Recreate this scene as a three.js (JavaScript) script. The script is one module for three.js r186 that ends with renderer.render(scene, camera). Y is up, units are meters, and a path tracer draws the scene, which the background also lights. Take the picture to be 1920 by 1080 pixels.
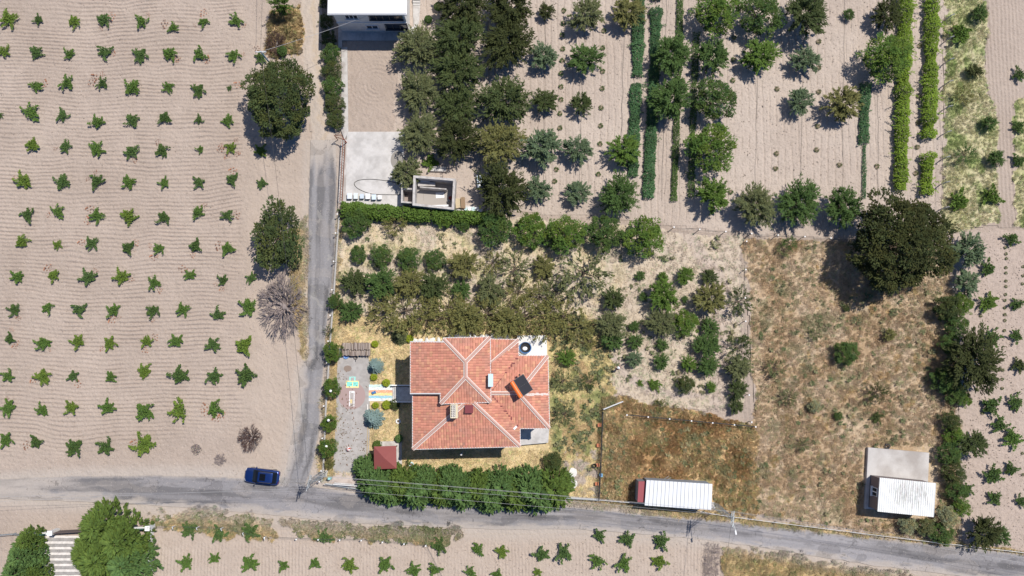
import * as THREE from 'three';
import { Sky } from 'three/addons/objects/Sky.js';
import { mergeGeometries } from 'three/addons/utils/BufferGeometryUtils.js';
import { RoundedBoxGeometry } from 'three/addons/geometries/RoundedBoxGeometry.js';
import { MarchingCubes } from 'three/addons/objects/MarchingCubes.js';

// ---------- camera, sky, sun, exposure ----------
const FOCAL = 1500, HGT = 102, TILT = Math.atan(132 / 1500), CT = Math.cos(TILT), ST = Math.sin(TILT);
const scene = new THREE.Scene();
const camera = new THREE.PerspectiveCamera(2 * Math.atan(540 / FOCAL) * 180 / Math.PI, 16 / 9, 0.5, 3000);
camera.position.set(0, HGT, 0);
camera.up.set(0, 0, -1);
camera.lookAt(0, 0, -HGT * Math.tan(TILT));
const SUN = new THREE.Vector3(0.41, 1, -0.33).normalize();
const sky = new Sky(); sky.name = 'sky'; sky.scale.setScalar(2000);
sky.material.uniforms.sunPosition.value.copy(SUN);
sky.material.uniforms.turbidity.value = 2.2;
sky.material.uniforms.rayleigh.value = 1.0;
sky.material.uniforms.mieCoefficient.value = 0.004;
sky.userData = { label: 'clear blue summer daytime sky', category: 'sky', kind: 'structure' };
scene.add(sky);
scene.environmentIntensity = 0.1;
const sun = new THREE.DirectionalLight(0xfff6ea, 5);
sun.position.copy(SUN).multiplyScalar(160); sun.castShadow = true;
Object.assign(sun.shadow.camera, { left: -90, right: 90, top: 70, bottom: -70, near: 10, far: 320 });
sun.shadow.mapSize.set(4096, 4096);
scene.add(sun, sun.target);
const renderer = new THREE.WebGLRenderer({ antialias: true });
renderer.toneMapping = THREE.LinearToneMapping;
renderer.toneMappingExposure = 1.0;
renderer.shadowMap.enabled = true;

// ---------- small helpers ----------
function rng(seed) { let a = seed >>> 0; return () => { a = (a + 0x6D2B79F5) | 0; let t = Math.imul(a ^ (a >>> 15), 1 | a); t = (t + Math.imul(t ^ (t >>> 7), 61 | t)) ^ t; return ((t ^ (t >>> 14)) >>> 0) / 4294967296; }; }
function hash(x, y, s) { let h = Math.imul(x, 374761393) + Math.imul(y, 668265263) + Math.imul(s, 974634777) | 0; h = Math.imul(h ^ (h >>> 13), 1274126177); return ((h ^ (h >>> 16)) >>> 0) / 4294967296; }
function vn(x, y, s = 0) { const i = Math.floor(x), j = Math.floor(y); let u = x - i, v = y - j; u = u * u * (3 - 2 * u); v = v * v * (3 - 2 * v); const a = hash(i, j, s), b = hash(i + 1, j, s), c = hash(i, j + 1, s), d = hash(i + 1, j + 1, s); return a + (b - a) * u + (c - a) * v + (a - b - c + d) * u * v; }
function fbm(x, y, s = 0, o = 3) { let a = 0.5, r = 0, t = 0; for (let k = 0; k < o; k++) { r += a * vn(x, y, s + k * 17); t += a; x = x * 2.03 + 11.3; y = y * 2.03 + 5.7; a *= 0.5; } return r / t; }
const clamp = (x, a = 0, b = 1) => x < a ? a : x > b ? b : x;
const sm = (a, b, x) => { const t = clamp((x - a) / (b - a)); return t * t * (3 - 2 * t); };
const lerp = (a, b, t) => a + (b - a) * t;
const mix = (A, B, t) => [lerp(A[0], B[0], t), lerp(A[1], B[1], t), lerp(A[2], B[2], t)];
const mul = (A, k) => [A[0] * k, A[1] * k, A[2] * k];
// plan coordinates (measured in picture units on the survey photograph) -> metres, for a point known to stand h metres above the ground; and back for the ground
function P(px, py, h = 0) { const u = px - 960, v = py - 540, t = (HGT - h) / (FOCAL * CT + v * ST); return [u * t, h, (v * CT - FOCAL * ST) * t]; }
function Q(x, z) { const d = HGT * CT - z * ST; return [960 + FOCAL * x / d, 540 + FOCAL * (HGT * ST + z * CT) / d]; }
const gsd = (py, h = 0) => (HGT - h) / (FOCAL * CT + (py - 540) * ST);
const XZ = (px, py, h = 0) => { const p = P(px, py, h); return [p[0], p[2]]; };

const taken = new Map();
function numbered(n) { const k = taken.get(n) || 0; taken.set(n, k + 1); return k ? `${n}_${String(k).padStart(3, '0')}` : n; }
function tag(o, label, category, group, kind) { o.userData.label = label; o.userData.category = category; if (group) o.userData.group = group; if (kind) o.userData.kind = kind; return o; }
function thing(name, label, category, pos = [0, 0, 0], turn = 0, group) { const o = new THREE.Group(); o.name = numbered(name); o.position.set(...pos); o.rotation.y = turn; scene.add(o); return tag(o, label, category, group); }
function obj(name, geos, material, parent) {
  const list = (Array.isArray(geos) ? geos : [geos]).map(g => { const q = g.index ? g.toNonIndexed() : g; for (const k of Object.keys(q.attributes)) if (!['position', 'normal', 'uv', 'color'].includes(k)) q.deleteAttribute(k); return q; });
  const g = list.length > 1 ? mergeGeometries(list) : (Array.isArray(geos) ? geos[0] : geos);
  const m = new THREE.Mesh(g, material); m.castShadow = m.receiveShadow = true;
  m.name = parent ? name : numbered(name); (parent || scene).add(m); return m;
}
function struct(name, label, category, geos, material) { return tag(obj(name, geos, material), label, category, null, 'structure'); }
function bx(w, h, d, x = 0, y = 0, z = 0, ry = 0, r = 0) { const g = r ? new RoundedBoxGeometry(w, h, d, 2, r) : new THREE.BoxGeometry(w, h, d); if (ry) g.rotateY(ry); return g.translate(x, y, z); }
function cyl(r0, r1, h, x, y, z, n = 10) { return new THREE.CylinderGeometry(r1, r0, h, n).translate(x, y + h / 2, z); }
function bar(a, b, r, r2 = r, n = 6) { const A = new THREE.Vector3(...a), B = new THREE.Vector3(...b), d = B.clone().sub(A), g = new THREE.CylinderGeometry(r2, r, d.length(), n); g.translate(0, d.length() / 2, 0); g.applyQuaternion(new THREE.Quaternion().setFromUnitVectors(new THREE.Vector3(0, 1, 0), d.normalize())); return g.translate(A.x, A.y, A.z); }
function tube(pts, r, seg = 24, n = 5) { return new THREE.TubeGeometry(new THREE.CatmullRomCurve3(pts.map(p => new THREE.Vector3(...p))), seg, r, n, false); }
function prism(poly, y0, y1, bevel = 0) { const s = new THREE.Shape(poly.map(p => new THREE.Vector2(p[0], -p[1]))); const g = new THREE.ExtrudeGeometry(s, { depth: y1 - y0 - (bevel ? bevel : 0), bevelEnabled: bevel > 0, bevelSize: bevel, bevelThickness: bevel, bevelSegments: 1, bevelOffset: -bevel }); g.rotateX(-Math.PI / 2); return g.translate(0, y0, 0); }
function seg(a, b, th, y0, y1, ext = 0) { const dx = b[0] - a[0], dz = b[1] - a[1], L = Math.hypot(dx, dz); return bx(L + 2 * ext, y1 - y0, th, (a[0] + b[0]) / 2, (y0 + y1) / 2, (a[1] + b[1]) / 2, -Math.atan2(dz, dx)); }
const col = (r, g, b) => new THREE.Color().setRGB(r, g, b);
function mat(r, g, b, rough = 0.85, more = {}) { return new THREE.MeshStandardMaterial({ color: col(r, g, b), roughness: rough, ...more }); }
const ORD = ['first', 'second', 'third', 'fourth', 'fifth', 'sixth', 'seventh', 'eighth', 'ninth', 'tenth', 'eleventh', 'twelfth', 'thirteenth', 'fourteenth', 'fifteenth', 'sixteenth', 'seventeenth', 'eighteenth', 'nineteenth', 'twentieth'];

function inside(poly, x, y) { let c = false; for (let i = 0, j = poly.length - 1; i < poly.length; j = i++) { const a = poly[i], b = poly[j]; if ((a[1] > y) !== (b[1] > y) && x < (b[0] - a[0]) * (y - a[1]) / (b[1] - a[1]) + a[0]) c = !c; } return c; }
function curve(pts) { return x => { if (x <= pts[0][0]) return pts[0][1]; for (let i = 1; i < pts.length; i++) if (x <= pts[i][0]) return lerp(pts[i - 1][1], pts[i][1], (x - pts[i - 1][0]) / (pts[i][0] - pts[i - 1][0])); return pts[pts.length - 1][1]; }; }

// ---------- layout of the ground (plan units) ----------
const roadTop = curve([[-200, 899], [0, 899], [100, 894], [300, 892], [460, 897], [560, 906], [620, 918], [700, 930], [850, 942], [1000, 947], [1060, 950], [1200, 964], [1320, 975], [1440, 987], [1540, 998], [1640, 1010], [1740, 1020], [1920, 1039], [2100, 1058]]);
const roadBot = curve([[-200, 935], [0, 935], [100, 938], [250, 945], [400, 955], [520, 966], [650, 980], [800, 988], [960, 993], [1080, 992], [1200, 1001], [1320, 1012], [1440, 1028], [1540, 1044], [1640, 1060], [1800, 1080], [2100, 1112]]);
const laneL = curve([[262, 582], [340, 580], [480, 578], [600, 577], [640, 580], [672, 578], [690, 562], [760, 558], [830, 545], [880, 535], [908, 520]]);
const laneR = curve([[262, 630], [340, 631], [480, 628], [540, 621], [610, 612], [680, 607], [740, 603], [810, 597], [860, 590], [908, 574]]);
const trackL = curve([[-200, 560], [0, 563], [120, 575], [262, 584]]), trackR = curve([[-200, 606], [0, 606], [120, 602], [262, 630]]);
const G = {
  orchard: [[742, -200], [1772, -200], [1768, 432], [1600, 448], [1420, 440], [1100, 405], [900, 392], [742, 380]],
  garden: [[634, 392], [900, 402], [1100, 418], [1392, 446], [1392, 770], [1300, 768], [1200, 752], [1150, 735], [1145, 660], [1040, 628], [632, 622]],
  lawn: [[620, 560], [700, 600], [1100, 590], [1146, 640], [1150, 740], [1128, 800], [1124, 935], [900, 925], [690, 905], [690, 885], [628, 885], [606, 900], [600, 880], [618, 700]],
  meadow: [[1394, 446], [1600, 458], [1775, 470], [1792, 600], [1800, 1015], [1700, 1005], [1420, 965], [1418, 800]],
  pen: [[1124, 745], [1170, 745], [1300, 772], [1420, 800], [1420, 970], [1124, 938]],
  rightGrass: [[1772, -200], [1850, -200], [1848, 160], [1870, 220], [1872, 420], [1768, 436]],
  rightGrass2: [[1903, 190], [2100, 150], [2100, 425], [1903, 425]],
  farRight: [[1768, 436], [2100, 425], [2100, 1060], [1805, 1020], [1795, 700]],
  southVerge: [[285, 960], [500, 966], [500, 1008], [285, 992]],
  southVerge2: [[540, 978], [700, 985], [850, 990], [840, 1030], [815, 1020], [690, 1012], [540, 1004]],
  southRight: [[1352, 1030], [1480, 1038], [1640, 1064], [1800, 1085], [2000, 1120], [2000, 1200], [1345, 1200]],
  northVerge: [[1060, 932], [1210, 946], [1360, 966], [1700, 1008], [1920, 1032], [1920, 1038], [1640, 1009], [1320, 974], [1060, 949]],
  scrub: [[505, 20], [562, 10], [568, 100], [520, 112], [500, 95]],
  strip: [[548, 450], [576, 400], [578, 700], [560, 640], [545, 560]],
  kerbside: [[600, 900], [596, 850], [616, 640], [626, 540], [634, 400], [640, 400], [634, 560], [632, 640], [628, 885]],
  yard: [[636, 652], [690, 652], [694, 700], [692, 880], [672, 886], [624, 886], [630, 780], [632, 690]],
  lower: [[285, 990], [850, 1000], [1350, 1010], [1350, 1200], [285, 1200]],
};
const bbs = {}; for (const k in G) bbs[k] = [Math.min(...G[k].map(p => p[0])), Math.max(...G[k].map(p => p[0])), Math.min(...G[k].map(p => p[1])), Math.max(...G[k].map(p => p[1]))];
const inZ = (k, x, y) => { const b = bbs[k]; return x >= b[0] && x <= b[1] && y >= b[2] && y <= b[3] && inside(G[k], x, y); };
const vergeWarp = (x, y) => [x + (fbm(x * .03, y * .03, 301) - .5) * 90, y + (fbm(x * .04, y * .04, 303) - .5) * 38 + (vn(x * .2, y * .2, 305) - .5) * 7];
function wear(a, px, py, dusty) {
  const rep = fbm(px * .02 + 3, py * .035, 401, 2), edge = fbm(px * .3, py * .3, 403); if (rep + (edge - .5) * .06 > .67) a = mul(a, .8); else if (rep + (edge - .5) * .06 < .33) a = mix(a, dusty, .16);
  const cr = Math.abs(fbm(px * .055, py * .055, 405) - .5), where = fbm(px * .012, py * .012, 407); if (cr < .008 && where > .45) a = mul(a, .62);
  const g = hash(Math.floor(px * 1.1), Math.floor(py * 1.1), 409); if (g > .985) a = mix(a, dusty, .7); else if (g < .02) a = mul(a, .8); return mul(a, .93 + .14 * vn(px * .8, py * .8, 411));
}
// base colour (linear albedo) of the ground at a plan position: soil, straw, weeds, dust, asphalt
function ground(px, py) {
  const wx = (fbm(px * .045, py * .045, 1) - .5) * 22 + (vn(px * .28, py * .28, 2) - .5) * 6;
  const wy = (fbm(px * .045, py * .045, 5) - .5) * 16 + (vn(px * .28, py * .28, 6) - .5) * 6;
  const X = px + wx, Y = py + wy, hx = px + wx * .18, hy = py + wy * .18;
  const big = fbm(px * .012, py * .012, 21), mid = fbm(px * .06, py * .06, 23), fine = vn(px * .9, py * .9, 25), grit = hash(Math.floor(px * 1.2), Math.floor(py * 1.2), 3);
  let c = mix([.405, .338, .288], [.35, .288, .243], clamp(big * 1.6 - .3));
  c = mul(c, .9 + .12 * mid + .08 * fine);
  if (grit > .965) c = mul(c, .74); else if (grit < .01) c = mix(c, [.55, .5, .45], .7);
  // orchard soil is paler and pinker
  if (inZ('orchard', X, Y)) { c = mix([.455, .39, .338], [.40, .335, .285], clamp(big * 1.5 - .3)); c = mul(c, .91 + .12 * mid + .07 * fine); if (grit > .955) c = mul(c, .68); }
  // bare sandy margins along the tracks
  const dl = sm(430, 500, X) * sm(20, 60, Y) * (1 - sm(880, 930, Y)) * (1 - sm(600, 640, X));
  c = mix(c, mul([.43, .36, .30], .92 + .16 * mid), dl * .6);
  if (inZ('farRight', X, Y)) { c = mix([.435, .36, .31], [.385, .315, .268], mid); c = mul(c, .9 + .2 * fine); if (grit > .95) c = mul(c, .78); }
  if (inZ('lower', hx, hy)) { c = mul(mix([.445, .375, .318], [.39, .322, .27], mid), .93 + .12 * fine); }
  if (inZ('rightGrass', X, Y) || inZ('rightGrass2', X, Y)) { const k = fbm(px * .035, py * .035, 31); c = mix([.53, .485, .33], [.42, .41, .22], clamp(k * 2 - .55)); c = mix(c, [.25, .31, .11], sm(.52, .72, fbm(px * .05, py * .03, 33)) * .8); c = mul(c, .75 + .45 * fine); }
  if (inZ('garden', X, Y)) {
    const k = fbm(px * .03, py * .03, 41), st = vn(px * .5, py * .22, 43);
    c = mix([.56, .475, .335], [.50, .43, .345], sm(.35, .65, k)); c = mix(c, [.42, .39, .2], sm(.6, .78, fbm(px * .04, py * .05, 45)) * .5); c = mul(c, .84 + .3 * st);
    c = mix(c, mul([.49, .42, .345], .9 + .2 * fine), sm(1130, 1180, X + (Y - 560) * .1) * .75);
    const path = Math.abs(X - (Y < 540 ? 1290 + (Y - 440) * .62 : 1352 - (Y - 540) * .02)); c = mix(c, mul([.46, .39, .335], .93 + .14 * fine), (1 - sm(10, 20, path)) * .9);
    const loop = Math.hypot((X - 1290) / 150, (Y - 640) / 100); if (X < 1330 && Y > 660) c = mix(c, mul([.45, .38, .33], .93 + .12 * fine), (1 - sm(.03, .1, Math.abs(loop - 1))) * .9);
    if (grit > .97) c = mul(c, .75);
  }
  if (inZ('lawn', X, Y)) {
    const k = fbm(px * .05, py * .05, 51); c = mix([.64, .52, .30], [.50, .395, .225], clamp(k * 1.7 - .35)); c = mul(c, .72 + .5 * vn(px * .6, py * .6, 53));
    const east = sm(1010, 1045, X) * (1 - sm(850, 900, Y)); const e2 = fbm(px * .045, py * .045, 55); const ec = mix(mix([.42, .31, .165], [.52, .43, .22], sm(.4, .6, e2)), [.25, .26, .105], sm(.5, .68, fbm(px * .05, py * .05, 57)));
    c = mix(c, mul(ec, .75 + .45 * fine), east);
    if (X > 1060 && X < 1128 && Y > 845 && Y < 930) c = mix(c, mul([.40, .34, .29], .85 + .3 * fine), sm(.45, .6, fbm(px * .07, py * .07, 59)));
  }
  if (inZ('meadow', X, Y)) {
    const k = fbm(px * .02, py * .02, 61, 4), k2 = fbm(px * .05, py * .05, 63), k3 = fbm(px * .035, py * .035, 65);
    c = mix([.375, .272, .17], [.45, .352, .242], sm(.35, .62, k)); c = mix(c, [.47, .385, .295], sm(.5, .75, k2) * .45);
    c = mix(c, [.24, .235, .135], sm(.55, .76, k3) * (.12 + .4 * (1 - sm(1540, 1660, X)))); c = mix(c, [.40, .28, .13], sm(.68, .8, fbm(px * .06, py * .06, 67)) * .7);
    c = mul(c, .66 + .3 * fine + .38 * vn(px * .45, py * .45, 69)); if (grit > .97) c = mix(c, [.5, .45, .36], .6);
  }
  if (inZ('pen', X, Y)) {
    const k = fbm(px * .03, py * .03, 71), k2 = fbm(px * .09, py * .09, 73);
    c = mix([.40, .25, .12], [.55, .41, .225], sm(.34, .58, k)); c = mix(c, [.58, .46, .27], clamp(1 - sm(1150, 1210, X) + sm(1395, 1412, X) + sm(925, 950, Y - (X - 1130) * .09)) * sm(.35, .6, fbm(px * .05, py * .05, 79)) * .8); c = mix(c, [.22, .14, .06], sm(.6, .74, k2) * .6); c = mix(c, [.22, .22, .10], sm(.64, .78, fbm(px * .04, py * .05, 75)) * .7);
    c = mix(c, [.34, .23, .12], sm(.4, .6, fbm(px * .025, py * .025, 77)) * .5 * (1 - sm(1200, 1290, X))); c = mul(c, .65 + .6 * fine);
  }
  for (const k of ['southVerge', 'southVerge2', 'southRight', 'northVerge', 'scrub', 'strip', 'kerbside']) if (/south/.test(k) ? inZ(k, ...vergeWarp(px, py)) : inZ(k, X, Y)) {
    const q = fbm(px * .06, py * .06, 81); c = mix([.54, .41, .22], [.38, .295, .155], sm(.35, .65, q)); c = mix(c, [.22, .225, .105], sm(.6, .75, fbm(px * .08, py * .08, 83)) * .7); c = mul(c, .7 + .5 * fine);
  }
  // dusty margins of the roads
  const rt = roadTop(px), rb = roadBot(px), t = (hy - rt) / (rb - rt);
  const dusty = mul([.42, .375, .335], .92 + .12 * mid);
  c = mix(c, dusty, sm(-.6, -.05, t) * (1 - sm(1.0, 1.75, t)) * .85 * (1 - sm(1150, 1300, px) * sm(.2, -.1, t)));
  if (t > -.03 && t < 1.03) {
    const n = fbm(px * .012, t * 5 + px * .002, 91), n2 = fbm(px * .05, t * 9, 93), n3 = fbm(px * .004, t * 3.2, 95);
    let a = lerp(.235, .15, sm(.42, .66, n)); a = lerp(a, .29, sm(.5, .7, n3)); a = lerp(a, .13, sm(.62, .74, n2) * .45); a *= .92 + .14 * fine;
    a = lerp(a, .25, (1 - sm(.02, .12, Math.abs(t - .67))) * .55); a = lerp(a, .13, (1 - sm(.02, .10, Math.abs(t - .45))) * .5 * sm(300, 600, px));
    let r = [a * 1.0, a * .975, a * 1.02];
    const dust = Math.max(1 - sm(-60, 330, px + (n - .5) * 320), sm(.7, .95, t + (n2 - .5) * .35) * .85, (1 - sm(.02, .12, t + (n2 - .5) * .1)) * .5); r = mix(r, dusty, dust * sm(.25, .6, n2 + dust * .3) * .85);
    r = wear(r, px, py, dusty); c = mix(c, r, sm(-.03, .03, t) * (1 - sm(.96, 1.03, t)));
  }
  if (hy > 262 && hy < 912) {
    const l = laneL(hy), r = laneR(hy), s = (hx - l) / (r - l);
    if (s > -.5 && s < 1.3) c = mix(c, dusty, sm(-.45, -.02, s) * (1 - sm(1.05, 1.3, s)) * .6);
    if (s > -.02 && s < 1.02) {
      const n = fbm(s * 5, py * .014, 101), n2 = fbm(px * .07, py * .05, 103); let a = lerp(.225, .145, sm(.4, .66, n)); a = lerp(a, .265, (1 - sm(.03, .11, Math.abs(s - .2 - (n2 - .5) * .1))) * .75); a = lerp(a, .26, (1 - sm(.03, .12, Math.abs(s - .68 - (n2 - .5) * .1))) * .6); a *= .92 + .16 * fine;
      let q = [a, a * .985, a * 1.03]; const dust = Math.max(1 - sm(268, 345, hy + (n - .5) * 90), sm(640, 700, hy) * (1 - sm(.05, .5, s + (n2 - .5) * .5)) * .9, sm(.92, 1, s) * .4); q = mix(q, dusty, dust * .97); if (n2 > .72) q = mix(q, [.33, .32, .30], .4); q = wear(q, px, py, dusty);
      c = mix(c, q, sm(-.02, .02, s) * (1 - sm(.97, 1.02, s)));
    }
  } else if (hy <= 262) { const l = trackL(hy), r = trackR(hy), s = (X - l) / (r - l); if (s > -.1 && s < 1.1) { let q = mul([.45, .39, .335], .92 + .14 * mid); q = mix(q, [.30, .27, .245], (1 - sm(.04, .14, Math.abs(s - .22))) * .25); q = mix(q, [.42, .34, .25], (1 - sm(.04, .16, Math.abs(s - .6))) * .5); c = mix(c, q, sm(-.1, .08, s) * (1 - sm(.92, 1.1, s))); } }
  return c;
}
const MX0 = -72, MW = 144, MZ0 = -51, MD = 82, TW = 2048, TH = 1166;
const lin2s = x => { x = clamp(x); return 255 * (x <= .0031308 ? 12.92 * x : 1.055 * Math.pow(x, 1 / 2.4) - .055); };
const gdata = new Uint8Array(TW * TH * 4);
for (let j = 0; j < TH; j++) for (let i = 0; i < TW; i++) {
  const q = Q(MX0 + (i + .5) / TW * MW, MZ0 + (j + .5) / TH * MD), c = ground(q[0], q[1]), k = (j * TW + i) * 4;
  gdata[k] = lin2s(c[0]); gdata[k + 1] = lin2s(c[1]); gdata[k + 2] = lin2s(c[2]); gdata[k + 3] = 255;
}
function dtex(data, w, h, srgb, wrap = THREE.RepeatWrapping) { const t = new THREE.DataTexture(data, w, h, THREE.RGBAFormat); t.magFilter = THREE.LinearFilter; t.minFilter = THREE.LinearFilter; t.wrapS = t.wrapT = wrap; if (srgb) t.colorSpace = THREE.SRGBColorSpace; t.needsUpdate = true; return t; }
const groundMap = dtex(gdata, TW, TH, true, THREE.MirroredRepeatWrapping);
// tiling relief noise
function noiseTile(n, f, oct, seed, lo = 0, hi = 1) {
  const d = new Uint8Array(n * n * 4);
  for (let j = 0; j < n; j++) for (let i = 0; i < n; i++) {
    let a = .5, r = 0, t = 0, fr = f; for (let k = 0; k < oct; k++) { const x = i / n * fr, y = j / n * fr, a0 = Math.floor(x), b0 = Math.floor(y); let u = x - a0, v = y - b0; u = u * u * (3 - 2 * u); v = v * v * (3 - 2 * v); const H2 = (p, q) => hash(((p % fr) + fr) % fr, ((q % fr) + fr) % fr, seed + k * 7); r += a * (H2(a0, b0) * (1 - u) * (1 - v) + H2(a0 + 1, b0) * u * (1 - v) + H2(a0, b0 + 1) * (1 - u) * v + H2(a0 + 1, b0 + 1) * u * v); t += a; fr *= 2; a *= .55; }
    const v = 255 * lerp(lo, hi, r / t), k = (j * n + i) * 4; d[k] = d[k + 1] = d[k + 2] = v; d[k + 3] = 255;
  } return d;
}
const clod = dtex(noiseTile(512, 24, 4, 7), 512, 512, false); clod.repeat.set(MW / 7, MD / 7);
const mGround = new THREE.MeshStandardMaterial({ map: groundMap, bumpMap: clod, bumpScale: .085, roughness: 1 });
const mRoad = new THREE.MeshStandardMaterial({ map: groundMap, bumpMap: clod, bumpScale: .008, roughness: .92 });
const mGrassSoil = new THREE.MeshStandardMaterial({ map: groundMap, bumpMap: clod, bumpScale: .09, roughness: 1 });
function worldUV(g) { const p = g.attributes.position, uv = new Float32Array(p.count * 2); for (let i = 0; i < p.count; i++) { uv[2 * i] = (p.getX(i) - MX0) / MW; uv[2 * i + 1] = (p.getZ(i) - MZ0) / MD; } g.setAttribute('uv', new THREE.BufferAttribute(uv, 2)); return g; }
function ragged(poly, step, amp, seed) { const out = []; for (let i = 0; i < poly.length; i++) { const a = poly[i], b = poly[(i + 1) % poly.length], n = Math.max(1, Math.round(Math.hypot(b[0] - a[0], b[1] - a[1]) / step)); for (let k = 0; k < n; k++) { const t = k / n, x = lerp(a[0], b[0], t), y = lerp(a[1], b[1], t); out.push([x + (vn(x * .15, y * .15, seed) - .5) * 2 * amp, y + (vn(x * .15, y * .15, seed + 1) - .5) * 2 * amp]); } } return out; }
function sheet(poly, y) { const s = new THREE.Shape(poly.map(p => { const w = XZ(p[0], p[1]); return new THREE.Vector2(w[0], -w[1]); })); const g = new THREE.ShapeGeometry(s); g.rotateX(-Math.PI / 2); g.translate(0, y, 0); return worldUV(g); }
// relief sheet over a plan rectangle clipped to a polygon; relief(px,py) in metres
function relief(poly, dx, dz, y0, fn) {
  const w = poly.map(p => XZ(p[0], p[1])); const x0 = Math.min(...w.map(p => p[0])), x1 = Math.max(...w.map(p => p[0])), z0 = Math.min(...w.map(p => p[1])), z1 = Math.max(...w.map(p => p[1]));
  const nx = Math.ceil((x1 - x0) / dx), nz = Math.ceil((z1 - z0) / dz), pos = new Float32Array((nx + 1) * (nz + 1) * 3), idx = [];
  for (let j = 0; j <= nz; j++) for (let i = 0; i <= nx; i++) { const x = x0 + i * dx, z = z0 + j * dz, q = Q(x, z), k = (j * (nx + 1) + i) * 3; pos[k] = x; pos[k + 1] = y0 + fn(q[0], q[1], x, z); pos[k + 2] = z; }
  for (let j = 0; j < nz; j++) for (let i = 0; i < nx; i++) if (inside(w, x0 + (i + .5) * dx, z0 + (j + .5) * dz)) { const a = j * (nx + 1) + i, b = a + 1, c = a + nx + 1, d = c + 1; idx.push(a, c, b, b, c, d); }
  const g = new THREE.BufferGeometry(); g.setAttribute('position', new THREE.BufferAttribute(pos, 3)); g.setIndex(idx); g.computeVertexNormals(); return worldUV(g);
}
console.log('map done');

// ---------- setting: ground, fields, roads ----------
{ const g = new THREE.PlaneGeometry(700, 560, 4, 4).rotateX(-Math.PI / 2).translate(0, -.12, 0); struct('ground', 'bare sandy soil around and between the plots', 'ground', worldUV(g), mGround); }
const wob = (x, y, s, f, a) => (fbm(x * f, y * f, s) - .5) * a;
struct('ploughed_field', 'ploughed beige field with wavy furrows left of the lane', 'field', relief([[-220, -200], [575, -200], [575, 905], [-220, 905]], .3, .085, -.03, (px, py, x, z) => {
  const row = Math.sin((z + wob(x, z, 201, .09, 1.9) + wob(x, z, 203, .35, .28)) * Math.PI * 2 / .52), colm = Math.sin((x + wob(x, z, 205, .12, 1.2)) * Math.PI * 2 / .48);
  const diag = Math.sin((x * .8 - z * .62) * Math.PI * 2 / .46), edge = sm(440, 462, px + wob(px, py, 207, .02, 24)), far = sm(505, 530, px) + sm(795, 850, py + (px - 300) * .12), dg = (1 - sm(8, 22, Math.abs((px - 440) - (py - 60) * .9 + 20))) * (1 - sm(90, 140, py));
  const amp = (.55 + 1.0 * fbm(x * .25, z * .25, 209)) * .04 * (.55 + .9 * sm(.3, .6, fbm(x * .5, z * .9, 213)));
  let h = lerp(row * amp, colm * .016, edge); h = lerp(h, diag * .022, dg); return h * (1 - clamp(far)) - clamp(far) * .01 + (vn(x * 3.1, z * 3.1, 211) - .5) * .045 + (vn(x * 1.1, z * 1.1, 215) - .5) * .04;
}), mGround);
struct('orchard_soil', 'pale tilled orchard soil with vertical rake lines at the top', 'field', relief(ragged(G.orchard, 30, 3, 9), .1, .35, -.05, (px, py, x, z) => {
  const u = x + wob(x, z, 221, .25, .6) + wob(x, z, 227, 1.3, .16), k = ((u / .92) % 1 + 1) % 1, low = sm(388, 402, py - (px - 1000) * .06);
  const groove = -Math.exp(-Math.pow((k - .5) / .075, 2)) * .13 * sm(.25, .6, fbm(x * .5, z * .9, 223)); const fineRow = Math.sin(u * Math.PI * 2 / .31) * .006;
  return (groove + fineRow) * (1 - low) + Math.sin((z - x * .09) * 7) * .012 * low + (vn(x * 3.3, z * 3.3, 225) - .5) * .05;
}), mGround);
struct('lower_field', 'furrowed beige field below the main road', 'field', relief(G.lower, .075, .4, -.05, (px, py, x, z) => { const k = Math.sin((x + wob(x, z, 231, .3, .3)) * Math.PI * 2 / .42), on = sm(1012, 1024, py) * (.35 + .65 * sm(.4, .6, fbm(px * .02, py * .02, 233))); return k * .026 * on + (vn(x * 3, z * 3, 235) - .5) * .03; }), mGround);
struct('right_field', 'clod covered pinkish field at the right edge', 'field', relief(G.farRight.concat([]), .16, .16, -.05, (px, py, x, z) => { const t = Math.sin(x * Math.PI * 2 / .45) * .012 * sm(1870, 1890, px) * (1 - sm(1905, 1925, px)); return t + (vn(x * 2.6, z * 2.6, 241) - .5) * .075 + (vn(x * 5.2, z * 5.2, 243) - .5) * .04; }), mGround);
struct('tractor_track', 'straight bare track with tyre lines at the top right', 'track', relief([[1848, -200], [2100, -200], [2100, 425], [1872, 425], [1868, 220], [1848, 150]], .075, .4, -.052, (px, py, x, z) => Math.sin((x + wob(x, z, 251, .15, .7)) * Math.PI * 2 / .5) * .028 * (1 - sm(1905, 1920, px)) + (vn(x * 3, z * 3, 253) - .5) * .025), mGround);
struct('garden_ground', 'pale straw strewn garden ground with young trees', 'ground', relief(ragged(G.garden, 25, 4, 11), .22, .22, -.02, (px, py, x, z) => (vn(x * 1.9, z * 1.9, 261) - .5) * .06 + (fbm(x * .2, z * .2, 263) - .5) * .1), mGrassSoil);
struct('dry_meadow', 'brown dry meadow with weedy patches right of the garden', 'meadow', relief(ragged(G.meadow, 25, 5, 13), .25, .25, -.01, (px, py, x, z) => (vn(x * 1.6, z * 1.6, 271) - .5) * .08 + (fbm(x * .25, z * .25, 273) - .5) * .12), mGrassSoil);
struct('weedy_pen', 'rusty brown weed grown pen beside the white roofed shed', 'meadow', relief(ragged(G.pen, 25, 3, 15), .22, .22, -.03, (px, py, x, z) => (vn(x * 2.2, z * 2.2, 281) - .5) * .1), mGrassSoil);
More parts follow.
